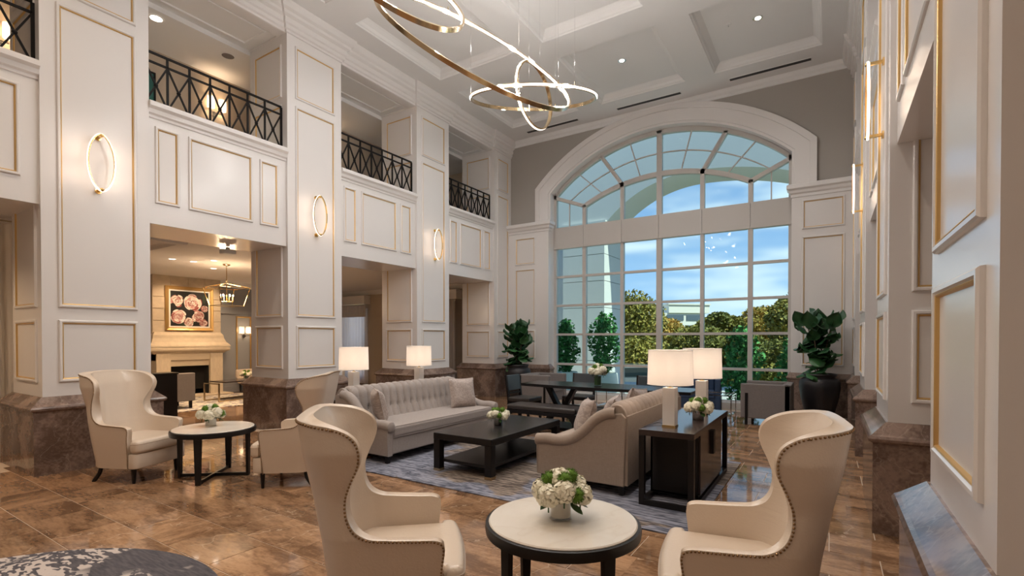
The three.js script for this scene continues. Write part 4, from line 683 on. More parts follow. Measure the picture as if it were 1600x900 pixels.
// ---- potted fiddle leaf figs
const figLeaf = (() => { const g = grid(6, 10, (u, v) => { const s = v, w = 0.135 * Math.pow(Math.sin(Math.PI * Math.pow(s, 0.72)), 0.75) * (0.72 + 0.42 * s) + 0.004, a = (u - 0.5) * 2; return [a * w, 0.03 + s * 0.30, 0.03 * a * a * (0.5 + s) - 0.06 * s * s + 0.012 * Math.sin(s * 11) * Math.abs(a)]; }); return g; })();
function figPlant(label, pos, seed, H, spread) {
  const t = thing('potted_fig', label, 'potted plant', pos, 0, 'potted fiddle leaf figs'), r = mulberry(seed);
  part(t, 'pot', toCreasedNormals(lathe([[0.001, 0], [0.19, 0], [0.23, 0.12], [0.30, 0.42], [0.33, 0.62], [0.325, 0.72], [0.29, 0.775], [0.255, 0.79], [0.255, 0.82], [0.275, 0.85], [0.27, 0.87], [0.24, 0.87], [0.235, 0.80], [0.001, 0.80]], 56), 0.6), M.pot, 'large dark glazed urn');
  part(t, 'soil', cyl(0.236, 0.236, 0.03, 0, 0.80, 0, 28), M.soil);
  for (let s = 0; s < 4; s++) {
    const a = s * 1.57 + r(), tx = Math.cos(a) * spread * 0.42, tz = Math.sin(a) * spread * 0.42, top = H * (0.78 + 0.22 * r()), p0 = [Math.cos(a) * 0.06, 0.82, Math.sin(a) * 0.06], p1 = [tx * 0.5, (0.82 + top) / 2, tz * 0.5], p2 = [tx, top, tz];
    part(t, 'stem', tube([p0, p1, p2], 0.011, 10, 6), M.bark);
    const cv = new THREE.CatmullRomCurve3([p0, p1, p2].map((p) => new THREE.Vector3(...p)));
    for (let k = 0; k < 20; k++) {
      const c = cv.getPoint(0.10 + 0.90 * (k + r() * 0.6) / 20), m = part(t, 'leaf', figLeaf, k % 4 ? M.fig : M.fig2); m.position.copy(c); m.rotation.order = 'YXZ'; m.rotation.y = k * 2.4 + r() * 0.8; m.rotation.x = k > 15 ? 0.3 + r() * 0.5 : (k % 2 ? 0.75 + r() * 0.5 : 1.7 + r() * 0.8); m.rotation.z = (r() - 0.5) * 1.3; m.scale.setScalar(0.78 + r() * 0.42);
    }
  }
}
figPlant('tall fiddle leaf fig in a dark urn right of the window', [-0.14, 0, -10.72], 11, 1.98, 0.50);
figPlant('fiddle leaf fig in a dark urn left of the window', [-6.55, 0, -10.55], 27, 1.86, 0.42);
// ================================================================ LOUNGE BEHIND THE LEFT COLUMNS
{
  const zc = -6.45, X = -14.4, t = thing('fireplace', 'pale limestone fireplace with stone chimney breast', 'fireplace', [0, 0, 0]);
  part(t, 'breast_core', bx(X, X + 0.20, 1.2, 3.11, zc - 0.83, zc + 0.83), M.limestone);
  const g = [0, 1, 2].map((k) => uvm(rb(0.03, 0.287, [0.546, 0.406, 0.266][k], 0.004, 0, 0, 0, 1), 1, k * 0.3));
  for (let j = 0; j < 5; j++) { let z = zc + 0.83; const seq = j % 2 ? [2, 0, 0, 2] : [1, 1, 1, 1]; const tot = seq.reduce((a, k) => a + [0.55, 0.41, 0.27][k], 0), sc = 1.66 / tot; for (const k of seq) { const w = [0.55, 0.41, 0.27][k] * sc; const m = part(t, 'stone_block', g[k], M.limestone); m.position.set(X + 0.204, 1.79 + 0.15 + j * 0.30 - 0.12, z - w / 2); m.scale.z = (w - 0.014) / [0.546, 0.406, 0.266][k]; z -= w; } }
  part(t, 'hood', profileRect(X, X + 0.26, zc - 0.80, zc + 0.80, [[0.18, 1.30], [0.17, 1.34], [0.10, 1.42], [0.06, 1.52], [0.05, 1.60], [0.0, 1.68]]), M.limestone);
  part(t, 'mantel_shelf', profileRect(X, X + 0.34, zc - 0.86, zc + 0.86, [[-0.02, 1.12], [0.02, 1.16], [0.08, 1.19], [0.10, 1.22], [0.10, 1.27], [0.08, 1.295]]), M.limestone);
  part(t, 'frieze', bx(X, X + 0.32, 0.96, 1.14, zc - 0.80, zc + 0.80), M.limestone);
  for (const s of [-1, 1]) { part(t, 'jamb', bx(X, X + 0.36, 0, 1.13, zc + s * 0.64 - 0.16, zc + s * 0.64 + 0.16), M.limestone); part(t, 'inner_slip', bx(X, X + 0.27, 0, 0.96, zc + s * 0.54 - 0.06, zc + s * 0.54 + 0.06), M.limestone); }
  part(t, 'lintel', bx(X, X + 0.27, 0.80, 0.97, zc - 0.5, zc + 0.5), M.limestone);
  part(t, 'firebox', [bx(X, X + 0.03, 0, 0.8, zc - 0.48, zc + 0.48), bx(X, X + 0.24, 0, 0.8, zc - 0.485, zc - 0.465), bx(X, X + 0.24, 0, 0.8, zc + 0.465, zc + 0.485), bx(X, X + 0.24, 0.78, 0.8, zc - 0.48, zc + 0.48)], M.soot, 'black firebox');
  part(t, 'hearth', bx(X, X + 0.62, 0, 0.04, zc - 0.95, zc + 0.95), M.limestone);
}
{ // painting of pale peonies
  const cv = document.createElement('canvas'); cv.width = 512; cv.height = 480; const c = cv.getContext('2d'), r = mulberry(9);
  c.fillStyle = '#0d0b0c'; c.fillRect(0, 0, 512, 480);
  for (let i = 0; i < 10; i++) { c.fillStyle = '#1d2b18'; c.beginPath(); c.ellipse(r() * 512, r() * 480, 60, 22, r() * 3, 0, 7); c.fill(); }
  const bloom = (x, y, R, base) => { for (let k = 90; k > 0; k--) { const q = k / 90, a = r() * 6.283, d = R * 0.72 * q, px = x + Math.cos(a) * d, py = y + Math.sin(a) * d * 0.9, v = r(); c.fillStyle = v < 0.14 ? '#8d4440' : v < 0.3 ? '#b98782' : v < 0.6 ? base : '#e6dcd4'; c.beginPath(); c.ellipse(px, py, R * (0.10 + 0.22 * q), R * (0.05 + 0.10 * q), a + 1.57, 0, 7); c.fill(); c.strokeStyle = 'rgba(90,50,48,0.55)'; c.lineWidth = 1.5; c.stroke(); } };
  bloom(90, 140, 110, '#d2c4ba'); bloom(290, 150, 150, '#d9ccc3'); bloom(110, 350, 125, '#d3aaa4'); bloom(360, 340, 110, '#b99a93'); bloom(450, 230, 60, '#a06259'); bloom(240, 420, 80, '#d8c9bd'); bloom(440, 430, 70, '#96615a');
  const tx = new THREE.CanvasTexture(cv); tx.colorSpace = THREE.SRGBColorSpace;
  const X = -14.4 + 0.222, y0 = 1.72, y1 = 2.86, z1 = -5.90, z0 = -7.06, w = z1 - z0, h = y1 - y0;
  const t = thing('framed_painting', 'gold framed painting of pale peonies over the mantel', 'painting', [X, (y0 + y1) / 2, (z0 + z1) / 2], Math.PI / 2);
  part(t, 'gilt_frame', frameRect(w, h, [[0, 0], [0, 0.05], [0.02, 0.065], [0.05, 0.05], [0.075, 0.045], [0.085, 0.02]]), M.gold);
  part(t, 'mat_border', frameRect(w - 0.17, h - 0.17, [[0, 0.02], [0.035, 0.022]]), M.planter); part(t, 'canvas', new THREE.PlaneGeometry(w - 0.22, h - 0.22).translate(0, 0, 0.02), std('peony painting', [1, 1, 1], 0.6, { map: tx }));
}
{ // lantern
  const t = thing('lantern_pendant', 'open brass lantern pendant with candle bulbs in the lounge', 'pendant light', [-11.0, 0, -5.77]);
  part(t, 'canopy', lathe([[0.001, 3.12], [0.075, 3.12], [0.07, 3.095], [0.02, 3.08], [0.001, 3.08]], 24), M.bronze); part(t, 'rod', cyl(0.009, 0.009, 0.33, 0, 2.76, 0, 10), M.bronze);
  part(t, 'loop', new THREE.TorusGeometry(0.035, 0.007, 8, 20).translate(0, 2.73, 0), M.bronze);
  const a = 0.33, b = 0.24, y1 = 2.61, y0 = 2.22, c4 = [[1, 1], [1, -1], [-1, -1], [-1, 1]];
  c4.forEach(([x, z], i) => { const [u, v] = c4[(i + 1) % 4]; part(t, 'corner_bar', bar([x * a, y1, z * a], [x * b, y0, z * b], 0.012), M.brass); part(t, 'top_bar', bar([x * a, y1, z * a], [u * a, y1, v * a], 0.012), M.brass); part(t, 'bottom_bar', bar([x * b, y0, z * b], [u * b, y0, v * b], 0.012), M.brass); part(t, 'roof_bar', bar([x * a, y1, z * a], [x * 0.02, 2.70, z * 0.02], 0.010), M.brass); });
  part(t, 'stem', cyl(0.01, 0.01, 0.42, 0, 2.28, 0, 10), M.brass); part(t, 'hub', lathe([[0.001, 2.30], [0.04, 2.31], [0.001, 2.33]], 20), M.brass);
  for (let i = 0; i < 6; i++) { const q = i * Math.PI / 3, x = Math.cos(q) * 0.12, z = Math.sin(q) * 0.12; const cd = part(t, 'candle', [bar([0, 2.31, 0], [x, 2.31, z], 0.008), cyl(0.012, 0.012, 0.11, x, 2.31, z, 10)], M.brass); part(cd, 'flame_bulb', new THREE.SphereGeometry(0.014, 10, 8).scale(1, 1.7, 1).translate(x, 2.445, z), M.candleGlow); }
  pointLight(-11.0, 2.445, -5.77, POWER.candle * 6, WARM2, 8);
}
function doubleSconce(label, [x, y, z], s = 1, mirrorPlate = true) {
  const t = thing('double_sconce', label, 'wall sconce', [x, y, z], Math.PI / 2, 'twin shade wall sconces');
  if (mirrorPlate) part(t, 'back_panel', frameRect(0.44, 1.72, [[0, 0], [0.004, 0.02], [0.03, 0.02], [0.04, 0.006]]).translate(0, -0.42, 0), M.gold);
  part(t, 'arm', [cyl(0.05, 0.05, 0.015, 0, 0, 0, 20).rotateX(Math.PI / 2).translate(0, -0.13, 0.0), bar([-0.1, -0.13, 0.08], [0.1, -0.13, 0.08], 0.014), bar([0, -0.13, 0], [0, -0.13, 0.08], 0.014)], M.chrome);
  for (const k of [-1, 1]) { part(t, 'shade', lathe([[0.062, -0.06], [0.062, 0.14]], 28).translate(k * 0.1, 0, 0.08), M.shade); part(t, 'bulb', sph(0.025, k * 0.1, 0.03, 0.08), M.candleGlow); pointLight(x + 0.08, y + 0.03, z - k * 0.1, POWER.upper * s, WARM2, 2); }
}
doubleSconce('twin shade wall sconce beside the lounge fireplace', [-14.38, 1.72, -8.02], 0.5);
doubleSconce('twin shade sconce on the gallery behind the long railing', [-9.59, 5.78, -4.83], 1.0, false);
doubleSconce('twin shade sconce on the gallery behind the middle railing', [-9.59, 5.70, -7.12], 1.0, false);
doubleSconce('twin shade sconce on the gallery at the far left edge', [-9.59, 5.68, -1.98], 1.0, false);
{ // gallery pictures, speaker, downlight
  const p = thing('framed_picture', 'teal picture on the gallery wall behind the long railing', 'picture', [-9.59, 5.62, -3.62], Math.PI / 2); part(p, 'picture_frame', frameRect(0.5, 0.7, [[0, 0], [0, 0.03], [0.02, 0.03], [0.025, 0.01]]), M.iron); part(p, 'picture_sheet', new THREE.PlaneGeometry(0.45, 0.65).translate(0, 0, 0.01), M.teal);
  const d = thing('gallery_downlight', 'bright round downlight in the gallery ceiling', 'downlight', [-8.62, 6.355, -3.50]); part(d, 'trim_ring', lathe([[0.07, 0], [0.10, -0.006], [0.105, 0.003]], 28), M.ceil); part(d, 'lamp_lens', new THREE.CircleGeometry(0.085, 28).rotateX(Math.PI / 2).translate(0, -0.002, 0), M.downGlow); spot(-8.62, 6.34, -3.5, -8.9, 0, -3.5, 5, 1.1, WARM, 0.8);
  const s = thing('ceiling_speaker', 'round grey speaker grille in the gallery ceiling', 'speaker', [-8.72, 6.355, -4.62]); part(s, 'grille', lathe([[0.001, -0.008], [0.085, -0.006], [0.10, 0]], 28), M.greyWool); part(s, 'rim', new THREE.TorusGeometry(0.1, 0.006, 6, 28).rotateX(Math.PI / 2), M.ceil);
  const c = thing('soffit_camera', 'small pale box fixed under the soffit above the fireplace opening', 'ceiling fixture', [-8.25, 2.99, -4.35]); part(c, 'housing', rb(0.16, 0.07, 0.2, 0.02, 0, -0.075, 0), M.planter); part(c, 'bracket', cyl(0.03, 0.03, 0.045, 0, -0.045, 0, 14), M.planter);
}
[[-11.2, -4.80], [-11.2, -5.20], [-10.7, -5.36], [-11.9, -5.95], [-11.25, -6.6], [-9.1, -4.72], [-12.6, -8.2], [-12.6, -3.2], [-7.95, -0.7]].forEach(([x, z], i) => {
  const t = thing('lounge_downlight', ['lounge ceiling downlight farthest left in the fireplace opening', 'second lounge downlight from the left', 'third lounge downlight, near the soffit', 'lounge downlight right of the lantern canopy', 'lounge downlight behind the second column', 'near lounge downlight above the soffit edge', 'lounge downlight toward the curtained window', 'lounge downlight hidden beyond the broad left column', 'soffit downlight at the far left edge'][i], 'downlight', [x, i === 8 ? 2.998 : 3.118, z], 0, 'lounge downlights');
  part(t, 'trim_ring', lathe([[0.05, 0], [0.072, -0.005], [0.076, 0.002]], 24), M.ceil); part(t, 'lamp_lens', new THREE.CircleGeometry(0.056, 24).rotateX(Math.PI / 2).translate(0, -0.002, 0), M.downGlow);
  spot(x, i === 8 ? 2.98 : 3.10, z, x - 0.6, 0, z, POWER.lounge, 1.15, WARM2, 0.8);
});
for (const [z, l] of [[-6.0, 'left'], [-6.9, 'right']]) spot(-13.3, 3.10, z, -14.3, 1.9, z, 7, 0.75, WARM2, 0.7);
{
  const t = thing('trim_lounge_ceiling', 'pale cornice and tray moulding of the lounge ceiling', 'trim', [0, 0, 0], 0, null, S);
  part(t, 'crown_molding', sweepAlongZ(ZF, ZB, [[-14.4, 2.96], [-14.36, 2.98], [-14.29, 3.08], [-14.26, 3.12], [-14.4, 3.12]]), M.ceil);
  const f = part(t, 'tray_molding', flipped(frameRect(3.2, 3.0, [[0, 0], [0.01, 0.05], [0.12, 0.06], [0.16, 0.02], [0.2, 0]]).rotateX(-Math.PI / 2).scale(1, -1, 1)), M.ceil); f.position.set(-10.6, 3.12, -2.6);
  const p = thing('trim_lounge_wall', 'picture rail and dado of the blue grey lounge wall', 'trim', [0, 0, 0], 0, null, S);
  part(p, 'picture_rail', bx(-14.4, -14.35, 2.22, 2.30, -11.5, ZB), M.greyBlue); part(p, 'baseboard', bx(-14.4, -14.37, 0, 0.16, -11.5, ZB), M.greyBlue);
}
solo('lounge_rug', uvRug(bx(-13.72, -11.2, 0, 0.012, -9.2, -3.2), 1.2, 1.2), M.loungeRug, 'pale patterned rug in front of the lounge fireplace', 'rug');
{ // grey loveseat seen from behind, black cabinet
  const t = thing('loveseat', 'grey loveseat seen from behind facing the fireplace', 'loveseat', [-11.95, 0.012, -4.55], -Math.PI / 2);
  part(t, 'back', uvm(rb(1.7, 0.60, 0.14, 0.02, 0, 0.46, -0.3), 3), M.greyWool); part(t, 'seat', uvm(rb(1.66, 0.26, 0.6, 0.03, 0, 0.30, 0.02), 3), M.linen); for (const s of [-1, 1]) { part(t, 'arm', rb(0.12, 0.36, 0.66, 0.03, s * 0.79, 0.42, 0.0), M.greyWool); for (const z of [-0.3, 0.3]) part(t, 'leg', bx(s * 0.78 - 0.025, s * 0.78 + 0.025, 0, 0.17, z - 0.025, z + 0.025), M.ebony); }
  const c = thing('black_cabinet', 'tall black panel cabinet beside the grey loveseat', 'cabinet', [-10.35, 0, -4.02]); part(c, 'carcass', bx(-0.16, 0.16, 0.06, 0.85, -0.42, 0.42), M.ebony); part(c, 'cabinet_top', rb(0.36, 0.03, 0.88, 0.006, 0, 0.865, 0), M.ebony); part(c, 'plinth', bx(-0.14, 0.14, 0, 0.06, -0.40, 0.40), M.ebony);
}
{ // tufted settee right of the fireplace, metal coffee table, flowers
  const t = thing('cream_settee', 'cream tufted settee beside the lounge fireplace', 'settee', [-13.5, 0.012, -8.10], Math.PI / 2 * 0.15);
  part(t, 'seat', rb(1.3, 0.20, 0.66, 0.05, 0, 0.33, 0), M.leather); const bk = part(t, 'back', grid(26, 12, (u, v) => { const x = (u - 0.5) * 1.3, y = 0.40 + v * 0.46, s = Math.sin(u * Math.PI * 9) * Math.sin(v * Math.PI * 3); return [x, y, -0.22 - 0.06 * v + 0.022 * Math.abs(s)]; }), M.leather); bk.material = M.leather;
  part(t, 'back_frame', rb(1.34, 0.52, 0.10, 0.04, 0, 0.62, -0.31), M.leather); for (const s of [-1, 1]) { part(t, 'arm', rb(0.11, 0.26, 0.66, 0.05, s * 0.66, 0.50, 0), M.leather); for (const z of [-0.26, 0.26]) part(t, 'leg', cyl(0.016, 0.026, 0.23, s * 0.58, 0, z, 10), M.ebony); }
  for (let i = 0; i < 8; i++) for (let j = 0; j < 2; j++) part(t, 'button', sph(0.014, -0.506 + i * 0.1445, 0.553 + j * 0.153, -0.235 - j * 0.02, 8, 6), M.linenR);
  const b = solo('bolster', [new THREE.CapsuleGeometry(0.085, 0.42, 8, 20).rotateZ(Math.PI / 2).translate(-13.45, 0.53, -7.92)], M.leather, 'cream bolster lying on the tufted settee', 'bolster');
  const k = thing('metal_coffee_table', 'brass framed lounge coffee table with dark top', 'coffee table', [-12.45, 0.012, -6.75], 0.1);
  part(k, 'table_top', rb(0.62, 0.03, 1.25, 0.006, 0, 0.455, -0.15), M.espresso); for (const s of [-1, 1]) for (const z of [-0.7, 0.62]) part(k, 'leg', bx(s * 0.28 - 0.014, s * 0.28 + 0.014, 0, 0.44, z - 0.014, z + 0.014), M.bronze); for (const s of [-1, 1]) part(k, 'foot_bar', bx(s * 0.28 - 0.014, s * 0.28 + 0.014, 0, 0.028, -0.7, 0.62), M.bronze); part(k, 'top_bar', [bx(-0.294, 0.294, 0.412, 0.44, 0.606, 0.634), bx(-0.294, 0.294, 0.412, 0.44, -0.714, -0.686)], M.bronze);
  flowers('small hydrangea bowl on the lounge coffee table', [-12.45, 0.484, -7.0], 0.5, { heads: 6, scale: 1.0 });
}
function curtain(name, label, x0, x1, y0, y1, z, turn, mat, folds, amp = 0.035, group) {
  const L = x1 - x0, g = grid(folds * 8, 6, (u, v) => [x0 + u * L, lerp(y0, y1, v), Math.sin(u * folds * Math.PI * 2) * amp * (1.15 - 0.4 * v)]);
  const t = thing(name, label, 'curtain', [0, 0, 0], 0, group); const m = part(t, 'cloth', g, mat); part(t, 'heading_tape', bx(x0, x1, y1, y1 + 0.03, -0.02, 0.02), mat); t.rotation.y = turn; t.position.set(...z); return t;
}
curtain('sheer_curtain', 'bright sheer curtain over the lounge window past the second column', -0.58, 0.86, 0.02, 2.50, [-13.8, 0, ZF + 0.12], 0, M.sheer, 10);
curtain('gathered_valance_cloth', 'gathered brown valance cloth above the bright sheer curtain', -0.57, 0.84, 2.24, 2.62, [-13.8, 0, ZF + 0.19], 0, M.drape, 12, 0.02);
curtain('side_drape', 'grey drape seen past the third left column', -0.42, 0.30, 0.02, 2.62, [-9.42, 0, ZF + 0.25], 0, M.drape, 7);
curtain('sheer_curtain', 'pale sheer curtain at the far left edge of the picture', -2.4, 0.66, 0.0, 2.98, [-8.95, 0, -1.42], Math.PI / 2, M.sheer, 22, 0.05);
solo('wall_lounge_side', [bx(-9.5, -9.3, 0, 3.1, -2.15, ZB), bx(-9.35, XL - 0.05, 0, 3.2, 3.2, 3.3)], M.tan, 'wall behind the sheer curtain at far left', 'wall', null, S);
for (const [x0, x1, l] of [[-14.36, -12.93, 'pale pelmet box above the lounge window'], [-9.9, -9.05, 'pale pelmet box above the grey drape']]) { const t = thing('pelmet', l, 'pelmet', [(x0 + x1) / 2, 0, ZF + 0.16]); part(t, 'pelmet_box', bx(-(x1 - x0) / 2, (x1 - x0) / 2, 2.68, 2.92, -0.145, 0.12), M.wall); part(t, 'pelmet_edge', [bx(-(x1 - x0) / 2 - 0.01, (x1 - x0) / 2 + 0.015, 2.91, 2.94, -0.145, 0.14), bx(-(x1 - x0) / 2 - 0.01, (x1 - x0) / 2 + 0.015, 2.66, 2.69, -0.145, 0.135)], M.wall); }
{ const t = thing('cream_chair', 'cream lounge chair glimpsed behind the near left lamp', 'chair', [-9.25, 0, -7.05], -0.6); part(t, 'seat', rb(0.6, 0.16, 0.56, 0.04, 0, 0.38, 0), M.leather); part(t, 'back', rb(0.62, 0.42, 0.09, 0.03, 0, 0.62, -0.26), M.leather); for (const s of [-1, 1]) { part(t, 'arm', rb(0.06, 0.06, 0.5, 0.02, s * 0.31, 0.64, -0.02), M.leather); for (const z of [-0.24, 0.24]) part(t, 'leg', bx(s * 0.29 - 0.016, s * 0.29 + 0.016, 0, 0.63, z - 0.016, z + 0.016), M.ebony); } }

// ================================================================ OUTSIDE
solo('ground', [bx(-160, 140, -1.6, -1.1, -200, ZF - 0.3)], M.grass, 'lawn and ground beyond the window', 'ground', null, S);
solo('terrace', [bx(-26, 16, -1.1, -0.22, -19.4, ZF - 0.35)], M.paving, 'pale paved terrace outside the window', 'terrace', null, S);
{ // free-standing white arcade with a broad arch
  const t = thing('portico', 'white stucco arcade with broad arch outside the window', 'portico', [0, 0, 0], 0, null, S), za = -17.0, zb = -18.6, cx = -3.85, jl = -6.9, jr = 0.68, cy = 3.05, r = 3.97;
  const s = new THREE.Shape([[-11, -0.3], [5.2, -0.3], [5.2, 9.6], [-11, 9.6]].map((p) => new THREE.Vector2(...p)));
  const arc = []; for (let i = 0; i <= 30; i++) { const x = lerp(jl, cx, i / 30); arc.push([x, cy + Math.sqrt(r * r - (x - cx) ** 2)]); } for (let i = 1; i <= 30; i++) { const x = lerp(cx, jr, i / 30); const k = (x - cx) / (jr - cx) * 3.05; arc.push([x, cy + Math.sqrt(r * r - k * k)]); }
  s.holes.push(new THREE.Path([[jl, -0.25], ...arc, [jr, -0.25]].map((p) => new THREE.Vector2(...p))));
  part(t, 'arch_wall', uvm(extr(s, za - zb).translate(0, 0, zb)), M.porch);
  part(t, 'parapet_cap', bx(-11.1, 5.3, 9.6, 9.8, zb - 0.1, za + 0.1), M.porch);
  for (let i = 0; i < 6; i++) { const y0 = -0.25 + i * 0.97, y1 = y0 + 0.95; part(t, 'pier_course', bx(-8.5, jl + 0.06, y0, y1, zb - 0.06, za + 0.07), M.porch); }
  part(t, 'impost', bx(-8.54, jl + 0.12, 5.57, 5.78, zb - 0.1, za + 0.12), M.porch);
}
const leafTri = (n, fn, seed, size) => {   // a crown of leaf sprays with coloured vertices
  const r = mulberry(seed), pos = [], colr = [], v = new THREE.Vector3(), a = new THREE.Vector3(), b = new THREE.Vector3();
  for (let i = 0; i < n; i++) { const { p, c } = fn(r); a.set(r() - 0.5, r() - 0.5, r() - 0.5).normalize(); b.set(r() - 0.5, r() - 0.5, r() - 0.5).cross(a).normalize(); const s = size * (0.6 + 0.8 * r()); for (const [i1, j1] of [[-1, -0.4], [1, -0.3], [0.1, 1]]) { v.copy(p).addScaledVector(a, i1 * s).addScaledVector(b, j1 * s); pos.push(v.x, v.y, v.z); const k = 0.85 + 0.3 * r(); colr.push(c[0] * k, c[1] * k, c[2] * k); } }
  const g = new THREE.BufferGeometry(); g.setAttribute('position', new THREE.BufferAttribute(new Float32Array(pos), 3)); g.setAttribute('color', new THREE.BufferAttribute(new Float32Array(colr), 3)); g.computeVertexNormals(); return g;
};
function tree(label, u, depth, H0, W, pal, seed, n = 13000, size = 0.10) {
  const H = H0 + 0.6;   // u: bearing slope x / -z
  const t = thing('tree', label, 'tree', [-u * depth, -1.1, -depth], 0, 'trees beyond the window'), r0 = mulberry(seed), lumps = [];
  for (let i = 0; i < 16; i++) { const a = r0() * 6.283, q = Math.sqrt(r0()), yy = 0.10 + 0.80 * r0(), wr = Math.sin(Math.PI * clamp(yy * 0.85 + 0.12, 0, 1)); lumps.push([Math.cos(a) * q * W * 0.5 * wr, H * yy, Math.sin(a) * q * W * 0.5 * wr, (0.16 + 0.12 * r0()) * W, r0()]); }
  lumps.push([0, H * 0.86, 0, 0.17 * W, 0.3]);
  const m = part(t, 'crown', leafTri(n, (r) => { const l = lumps[Math.floor(r() * lumps.length)], th = Math.acos(2 * r() - 1), ph = r() * 6.283, R = l[3] * (0.62 + 0.40 * Math.pow(r(), 0.5)); return { p: new THREE.Vector3(l[0] + R * Math.sin(th) * Math.cos(ph), Math.max(0.2, l[1] + R * 0.8 * Math.cos(th)), l[2] + R * Math.sin(th) * Math.sin(ph)), c: pal[Math.floor((l[4] * 0.6 + r() * 0.4) * pal.length) % pal.length] }; }, seed + 1, size * depth / 30), M.shrubLeaf); 
  part(t, 'trunk', tube([[0, 0, 0], [0.1, H * 0.3, 0], [-0.1, H * 0.7, 0.1]], 0.16 * H / 8, 8, 7), M.bark);
}
const GR = [[0.24, 0.21, 0.028], [0.31, 0.25, 0.04], [0.15, 0.15, 0.025], [0.40, 0.28, 0.05]], GO = [[0.48, 0.29, 0.05], [0.33, 0.25, 0.04], [0.56, 0.32, 0.06], [0.26, 0.21, 0.03]], DG = [[0.11, 0.12, 0.02], [0.19, 0.18, 0.028], [0.28, 0.23, 0.04]];
[['big green tree behind the third pane column', 0.378, 34, 4.9, 6.2, GR, 31], ['olive tree left of the far white building', 0.322, 47, 4.5, 4.6, GR, 32], ['golden tree just below the far building', 0.262, 39, 2.9, 3.4, GO, 33], ['dark green tree right of the far building', 0.168, 42, 4.2, 4.0, DG, 34], ['amber autumn tree between the two right panes', 0.110, 49, 4.4, 5.0, GO, 35], ['round olive tree filling the rightmost panes', 0.060, 35, 4.7, 4.6, GR, 36], ['green tree at the right end of the view', -0.05, 40, 4.6, 6, GR, 37], ['low dark tree under the golden crown', 0.218, 33, 2.2, 5.0, DG, 38], ['low green tree behind the parked car', 0.345, 26, 1.9, 3.8, GR, 39], ['low shrubby tree behind the far lamp', 0.140, 29, 2.3, 3.2, DG, 40], ['tall far tree rising over the left crowns', 0.43, 54, 6.8, 8, DG, 41], ['wide far tree in the gap under the sky', 0.29, 68, 4.2, 8, GO, 42], ['wide far hedge of trees behind the right crowns', 0.10, 70, 5.2, 9, GO, 43], ['bushy tree left of the portico pier', 0.56, 36, 5.0, 6, GR, 44], ['low bush in front of the olive tree at right', 0.05, 25, 2.0, 2.8, DG, 45]].forEach((a) => tree(...a));
function shrub(label, x, z, H, W, seed, pot) {
  const t = thing('shrub', label, 'shrub', [x, -0.22, z], 0, 'shrubs by the window outside'), y0 = pot ? 0.75 : 0.1;
  if (pot) part(t, 'planter', lathe([[0.001, 0], [0.28, 0], [0.40, 0.45], [0.36, 0.78], [0.33, 0.8], [0.33, 0.72], [0.001, 0.7]], 28), M.planter);
  part(t, 'foliage', leafTri(1700, (r) => { const th = Math.acos(2 * r() - 1), ph = r() * 6.283, R = 0.35 + 0.65 * Math.pow(r(), 0.4), q = 0.75 + 0.35 * Math.sin(ph * 3 + th * 4 + seed); return { p: new THREE.Vector3(W * R * q * Math.sin(th) * Math.cos(ph), y0 + H / 2 + H / 2 * R * Math.cos(th), W * R * q * Math.sin(th) * Math.sin(ph)), c: [[0.05, 0.22, 0.05], [0.09, 0.32, 0.08], [0.03, 0.13, 0.035]][Math.floor(r() * 3)] }; }, seed, 0.055), M.shrubLeaf);
  part(t, 'stem', cyl(0.04, 0.03, y0 + H * 0.4, 0, 0, 0, 8), M.bark);
}
shrub('green shrub outside the second pane column from the left', -5.25, -13.0, 1.75, 0.46, 51, true);
shrub('lower shrub outside the leftmost pane', -6.35, -12.8, 1.55, 0.40, 52, true);
shrub('dark shrub outside the fifth pane column', -1.75, -12.9, 1.95, 0.48, 53, false);
shrub('dark shrub outside the rightmost pane', -0.55, -12.9, 2.0, 0.48, 54, false);
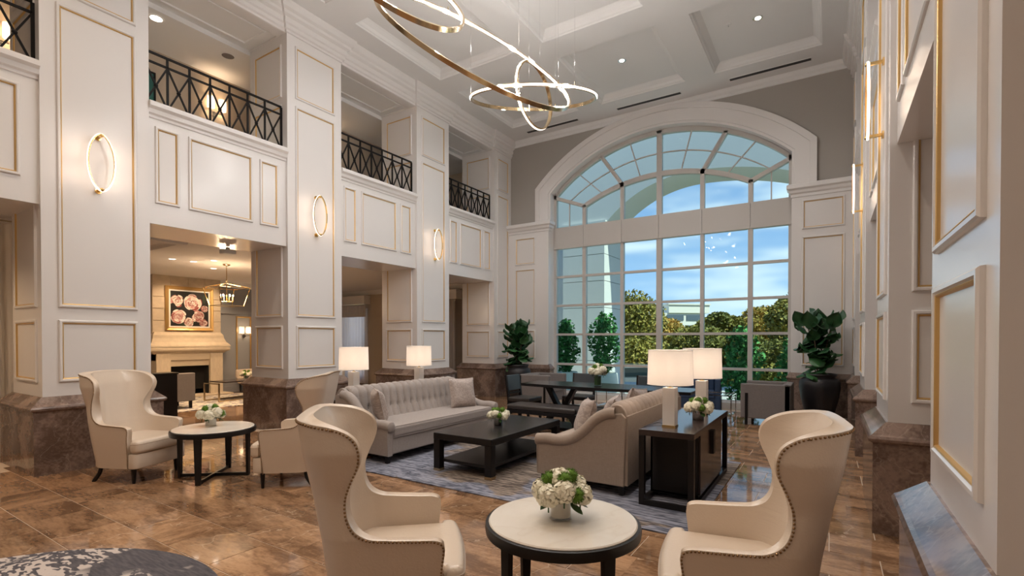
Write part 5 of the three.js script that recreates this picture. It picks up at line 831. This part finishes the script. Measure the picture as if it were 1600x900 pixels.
{ // parked car
  const t = thing('parked_car', 'silver car parked outside beyond the dining table', 'car', [-7.7, -1.1, -21.8], 0.5);
  const pr = [[-2.1, 0.3], [-2.15, 0.62], [-1.9, 0.86], [-1.15, 0.92], [-0.55, 1.40], [0.75, 1.42], [1.45, 0.95], [2.0, 0.88], [2.12, 0.6], [2.1, 0.3]];
  part(t, 'body', extr(pr, 1.7, 0.06).translate(0, 0, -0.85), M.carPaint); part(t, 'side_glass', [extr([[-1.0, 0.95], [-0.5, 1.34], [0.7, 1.36], [1.28, 0.97]], 1.74).translate(0, 0, -0.87)], M.carGlass); part(t, 'windscreen', [bar([-1.13, 0.95, 0], [-0.58, 1.39, 0], 0.03, 1.4), bar([0.80, 1.40, 0], [1.42, 0.98, 0], 0.03, 1.4)], M.carGlass);
  for (const x of [-1.35, 1.35]) for (const z of [-0.78, 0.78]) { const w = part(t, 'wheel', new THREE.CylinderGeometry(0.32, 0.32, 0.2, 24).rotateX(Math.PI / 2).translate(x, 0.32, z), M.tyre); part(w, 'hub', new THREE.CylinderGeometry(0.18, 0.18, 0.21, 18).rotateX(Math.PI / 2).translate(x, 0.32, z), M.chrome); }
}
{ // far white building on the skyline
  const D = 95, t = thing('far_building', 'distant white building above the trees', 'building', [-0.255 * D, 0, -D], 0.75);
  part(t, 'main_block', bx(-6.5, 6, -1, 6.4, -8, 0), M.facade); part(t, 'upper_block', bx(-1.5, 6.8, 6.4, 8.0, -8, 0.3), M.facade); part(t, 'wing', bx(-10, -6.5, -1, 4.6, -8, 0.4), M.facade);
  for (let i = 0; i < 3; i++) part(t, 'window_band', bx(-5.8 + i * 4.0, -2.4 + i * 4.0, 5.0, 6.0, 0, 0.12), M.facadeGlass); for (let i = 0; i < 3; i++) part(t, 'window_band', bx(-5.8 + i * 4.0, -2.4 + i * 4.0, 3.1, 4.1, 0, 0.12), M.facadeGlass);
  part(t, 'roof_edge', bx(-1.7, 7.0, 7.9, 8.15, -8.2, 0.5), M.facade);
}
scene.traverse((o) => { if (o.isMesh) { o.castShadow = true; o.receiveShadow = true; } if (o.isLight) o.castShadow = true; });
renderer.render(scene, camera);
